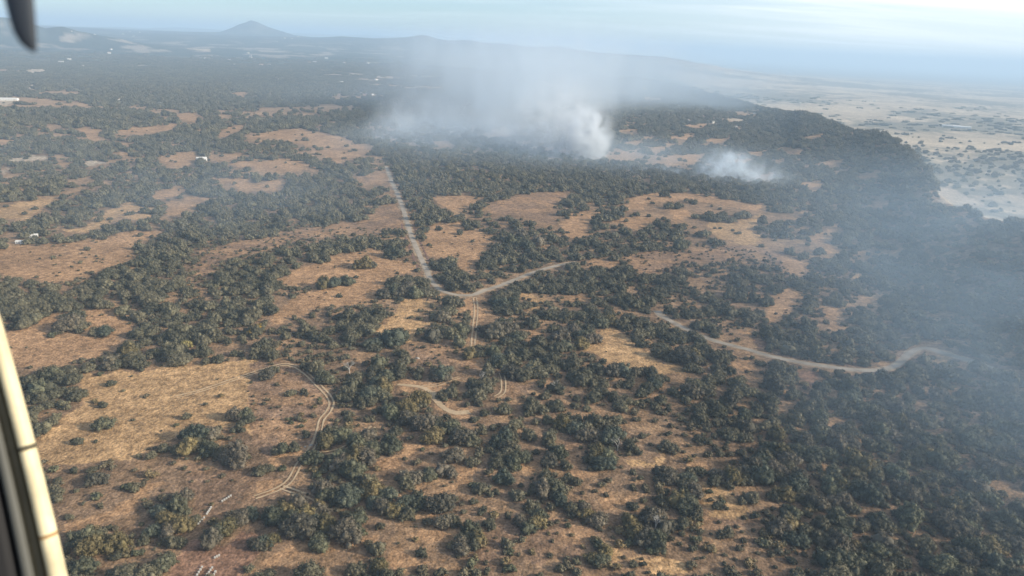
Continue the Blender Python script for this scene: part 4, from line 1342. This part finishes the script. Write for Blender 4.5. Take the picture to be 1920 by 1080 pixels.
def smoke(name, label, blobs, col, nscale, lo, hi, rate, kind='stuff', aniso=0.1, floor=0.0, stretch=(1, 1, 1), cat=None):
    """blobs: (u, v, distance, rx, ry, rz, density): soft clouds around points seen in the picture"""
    C = []
    for (u_, v_, dist, rx, ry, rz, dn) in blobs:
        d_ = pix_dir(u_, v_); d_ = d_ / math.hypot(d_[0], d_[1])
        C.append((CAM + d_ * dist, np.array([rx, ry, rz]), dn))
    org = np.mean([c[0] for c in C], 0)

    def build(n, l, pv):
        t = n.new('ShaderNodeTexCoord')
        no = n.new('ShaderNodeTexNoise'); no.inputs['Scale'].default_value = 1.0 / nscale; no.inputs['Detail'].default_value = 4.0; no.inputs['Roughness'].default_value = .6
        no.inputs['Distortion'].default_value = .6
        mp_ = n.new('ShaderNodeMapping'); mp_.inputs['Scale'].default_value = stretch
        l.new(t.outputs['Object'], mp_.inputs[0]); l.new(mp_.outputs[0], no.inputs['Vector'])
        r = n.new('ShaderNodeMapRange'); r.inputs['From Min'].default_value = lo; r.inputs['From Max'].default_value = hi
        r.inputs['To Min'].default_value = floor; r.inputs['To Max'].default_value = 1.0; r.interpolation_type = 'SMOOTHSTEP'
        l.new(no.outputs['Fac'], r.inputs['Value'])
        tot = None
        for c, R_, dn in C:
            sb = n.new('ShaderNodeVectorMath'); sb.operation = 'SUBTRACT'; l.new(t.outputs['Object'], sb.inputs[0]); sb.inputs[1].default_value = tuple(c - org)
            dv = n.new('ShaderNodeVectorMath'); dv.operation = 'DIVIDE'; l.new(sb.outputs[0], dv.inputs[0]); dv.inputs[1].default_value = tuple(R_)
            dt = n.new('ShaderNodeVectorMath'); dt.operation = 'DOT_PRODUCT'; l.new(dv.outputs[0], dt.inputs[0]); l.new(dv.outputs[0], dt.inputs[1])
            # (1 - d2)^2 inside the blob
            om = n.new('ShaderNodeMath'); om.operation = 'SUBTRACT'; om.use_clamp = True; om.inputs[0].default_value = 1.0; l.new(dt.outputs['Value'], om.inputs[1])
            sq = n.new('ShaderNodeMath'); sq.operation = 'POWER'; l.new(om.outputs[0], sq.inputs[0]); sq.inputs[1].default_value = 1.6
            ml = n.new('ShaderNodeMath'); ml.operation = 'MULTIPLY'; l.new(sq.outputs[0], ml.inputs[0]); ml.inputs[1].default_value = dn
            if tot is None: tot = ml.outputs[0]
            else:
                ad = n.new('ShaderNodeMath'); ad.operation = 'ADD'; l.new(tot, ad.inputs[0]); l.new(ml.outputs[0], ad.inputs[1]); tot = ad.outputs[0]
        fi = n.new('ShaderNodeMath'); fi.operation = 'MULTIPLY'; l.new(tot, fi.inputs[0]); l.new(r.outputs[0], fi.inputs[1])
        l.new(fi.outputs[0], pv.inputs['Density'])
    mt = volume_mat(name, col, build, rate, aniso)
    bm_ = bmesh.new()
    for c, R_, dn in C:
        for q in ICO2[0]:
            bm_.verts.new(tuple(c - org + q * R_ * 1.04))
    r_ = bmesh.ops.convex_hull(bm_, input=bm_.verts)
    bmesh.ops.delete(bm_, geom=[g for g in bm_.verts if not g.link_faces], context='VERTS')
    bmesh.ops.recalc_face_normals(bm_, faces=bm_.faces)
    me = bpy.data.meshes.new(name); bm_.to_mesh(me); bm_.free()
    me.materials.append(mt)
    return obj(name, me, loc=tuple(org), kind=kind, label=label, cat=cat)


SMW = (.95, .97, .99)
SMB = (.80, .90, .99)
smoke('smoke_plume', 'dense white smoke plume rising from the burning trees beyond the road', [
    (1087, 318, 1085, 24, 40, 30, .080), (1096, 285, 1085, 42, 56, 46, .085), (1096, 248, 1085, 48, 60, 46, .085), (1045, 300, 1090, 66, 70, 58, .018), (1010, 262, 1140, 90, 100, 66, .012), (1060, 205, 1150, 90, 110, 62, .012)],
    (.93, .97, 1.0), 20, .41, .63, .2, cat='smoke', kind='thing', floor=.03)
smoke('smoke_plume', 'smaller bluish white smoke plume over dark oaks towards the ridge', [
    (1366, 314, 1010, 46, 50, 30, .050), (1385, 345, 980, 80, 80, 42, .022), (1435, 355, 960, 70, 70, 32, .012), (1340, 335, 1000, 40, 50, 26, .016)], (.84, .93, 1.0), 15, .43, .63, .22, cat='smoke', kind='thing', floor=.03)
smoke('smoke_plume', 'small bluish smoke wisp between the two bigger plumes', [
    (1255, 326, 1000, 36, 40, 13, .026), (1225, 333, 1000, 50, 40, 16, .010)], SMB, 13, .42, .64, .3, cat='smoke', kind='thing', floor=.0)
smoke('smoke_plume', 'thin pale smoke puff over the far end of the straight road', [
    (785, 245, 1350, 100, 140, 80, .017), (755, 280, 1200, 100, 100, 66, .015), (890, 265, 1300, 90, 110, 84, .014), (975, 300, 1150, 22, 40, 40, .022)], (.88, .95, 1.0), 40, .39, .65, .3, cat='smoke', kind='thing', floor=.08, stretch=(1, 1, .6))
smoke('smoke_veil', 'tall pale smoke sheet rising and drifting back from the fire towards the hills', [
    (980, 200, 1300, 150, 170, 95, .0036), (1000, 165, 1450, 230, 240, 115, .0052), (1000, 120, 1750, 420, 340, 130, .0036), (930, 230, 1350, 190, 200, 105, .0050), (870, 150, 1700, 280, 300, 125, .0030), (850, 290, 1180, 200, 200, 84, .0050), (1150, 140, 1900, 320, 300, 130, .0026)],
    (.82, .92, 1.0), 55, .37, .65, .28, floor=.14, stretch=(1, 1, .45))
smoke('smoke_veil', 'thin blue smoke hanging over the dark belt of oaks around the fires', [
    (930, 290, 1080, 340, 260, 60, .0042), (1280, 320, 1050, 260, 220, 50, .0028), (720, 200, 1900, 460, 420, 90, .0010), (1230, 170, 2400, 480, 500, 130, .0018)], (.66, .82, .97), 100, .30, .70, .35, floor=.3)
smoke('smoke_veil', 'thin blue smoke veil hanging over the dark slope under the ridge', [
    (2060, 640, 460, 240, 260, 95, .0028), (2000, 470, 620, 280, 260, 85, .0016), (1740, 390, 850, 300, 260, 70, .0009), (2000, 860, 320, 120, 150, 60, .0028)], (.58, .76, .93), 50, .34, .68, .3, floor=.3, stretch=(.6, .6, 1.6))
smoke('smoke_veil', 'thin blue smoke drifting low over the oak belt on the far side of the tan field', [
    (560, 370, 800, 280, 180, 46, .0024), (360, 420, 640, 190, 150, 44, .0020), (150, 330, 950, 330, 280, 60, .0010)], (.62, .80, .96), 70, .34, .7, .3, floor=.3)
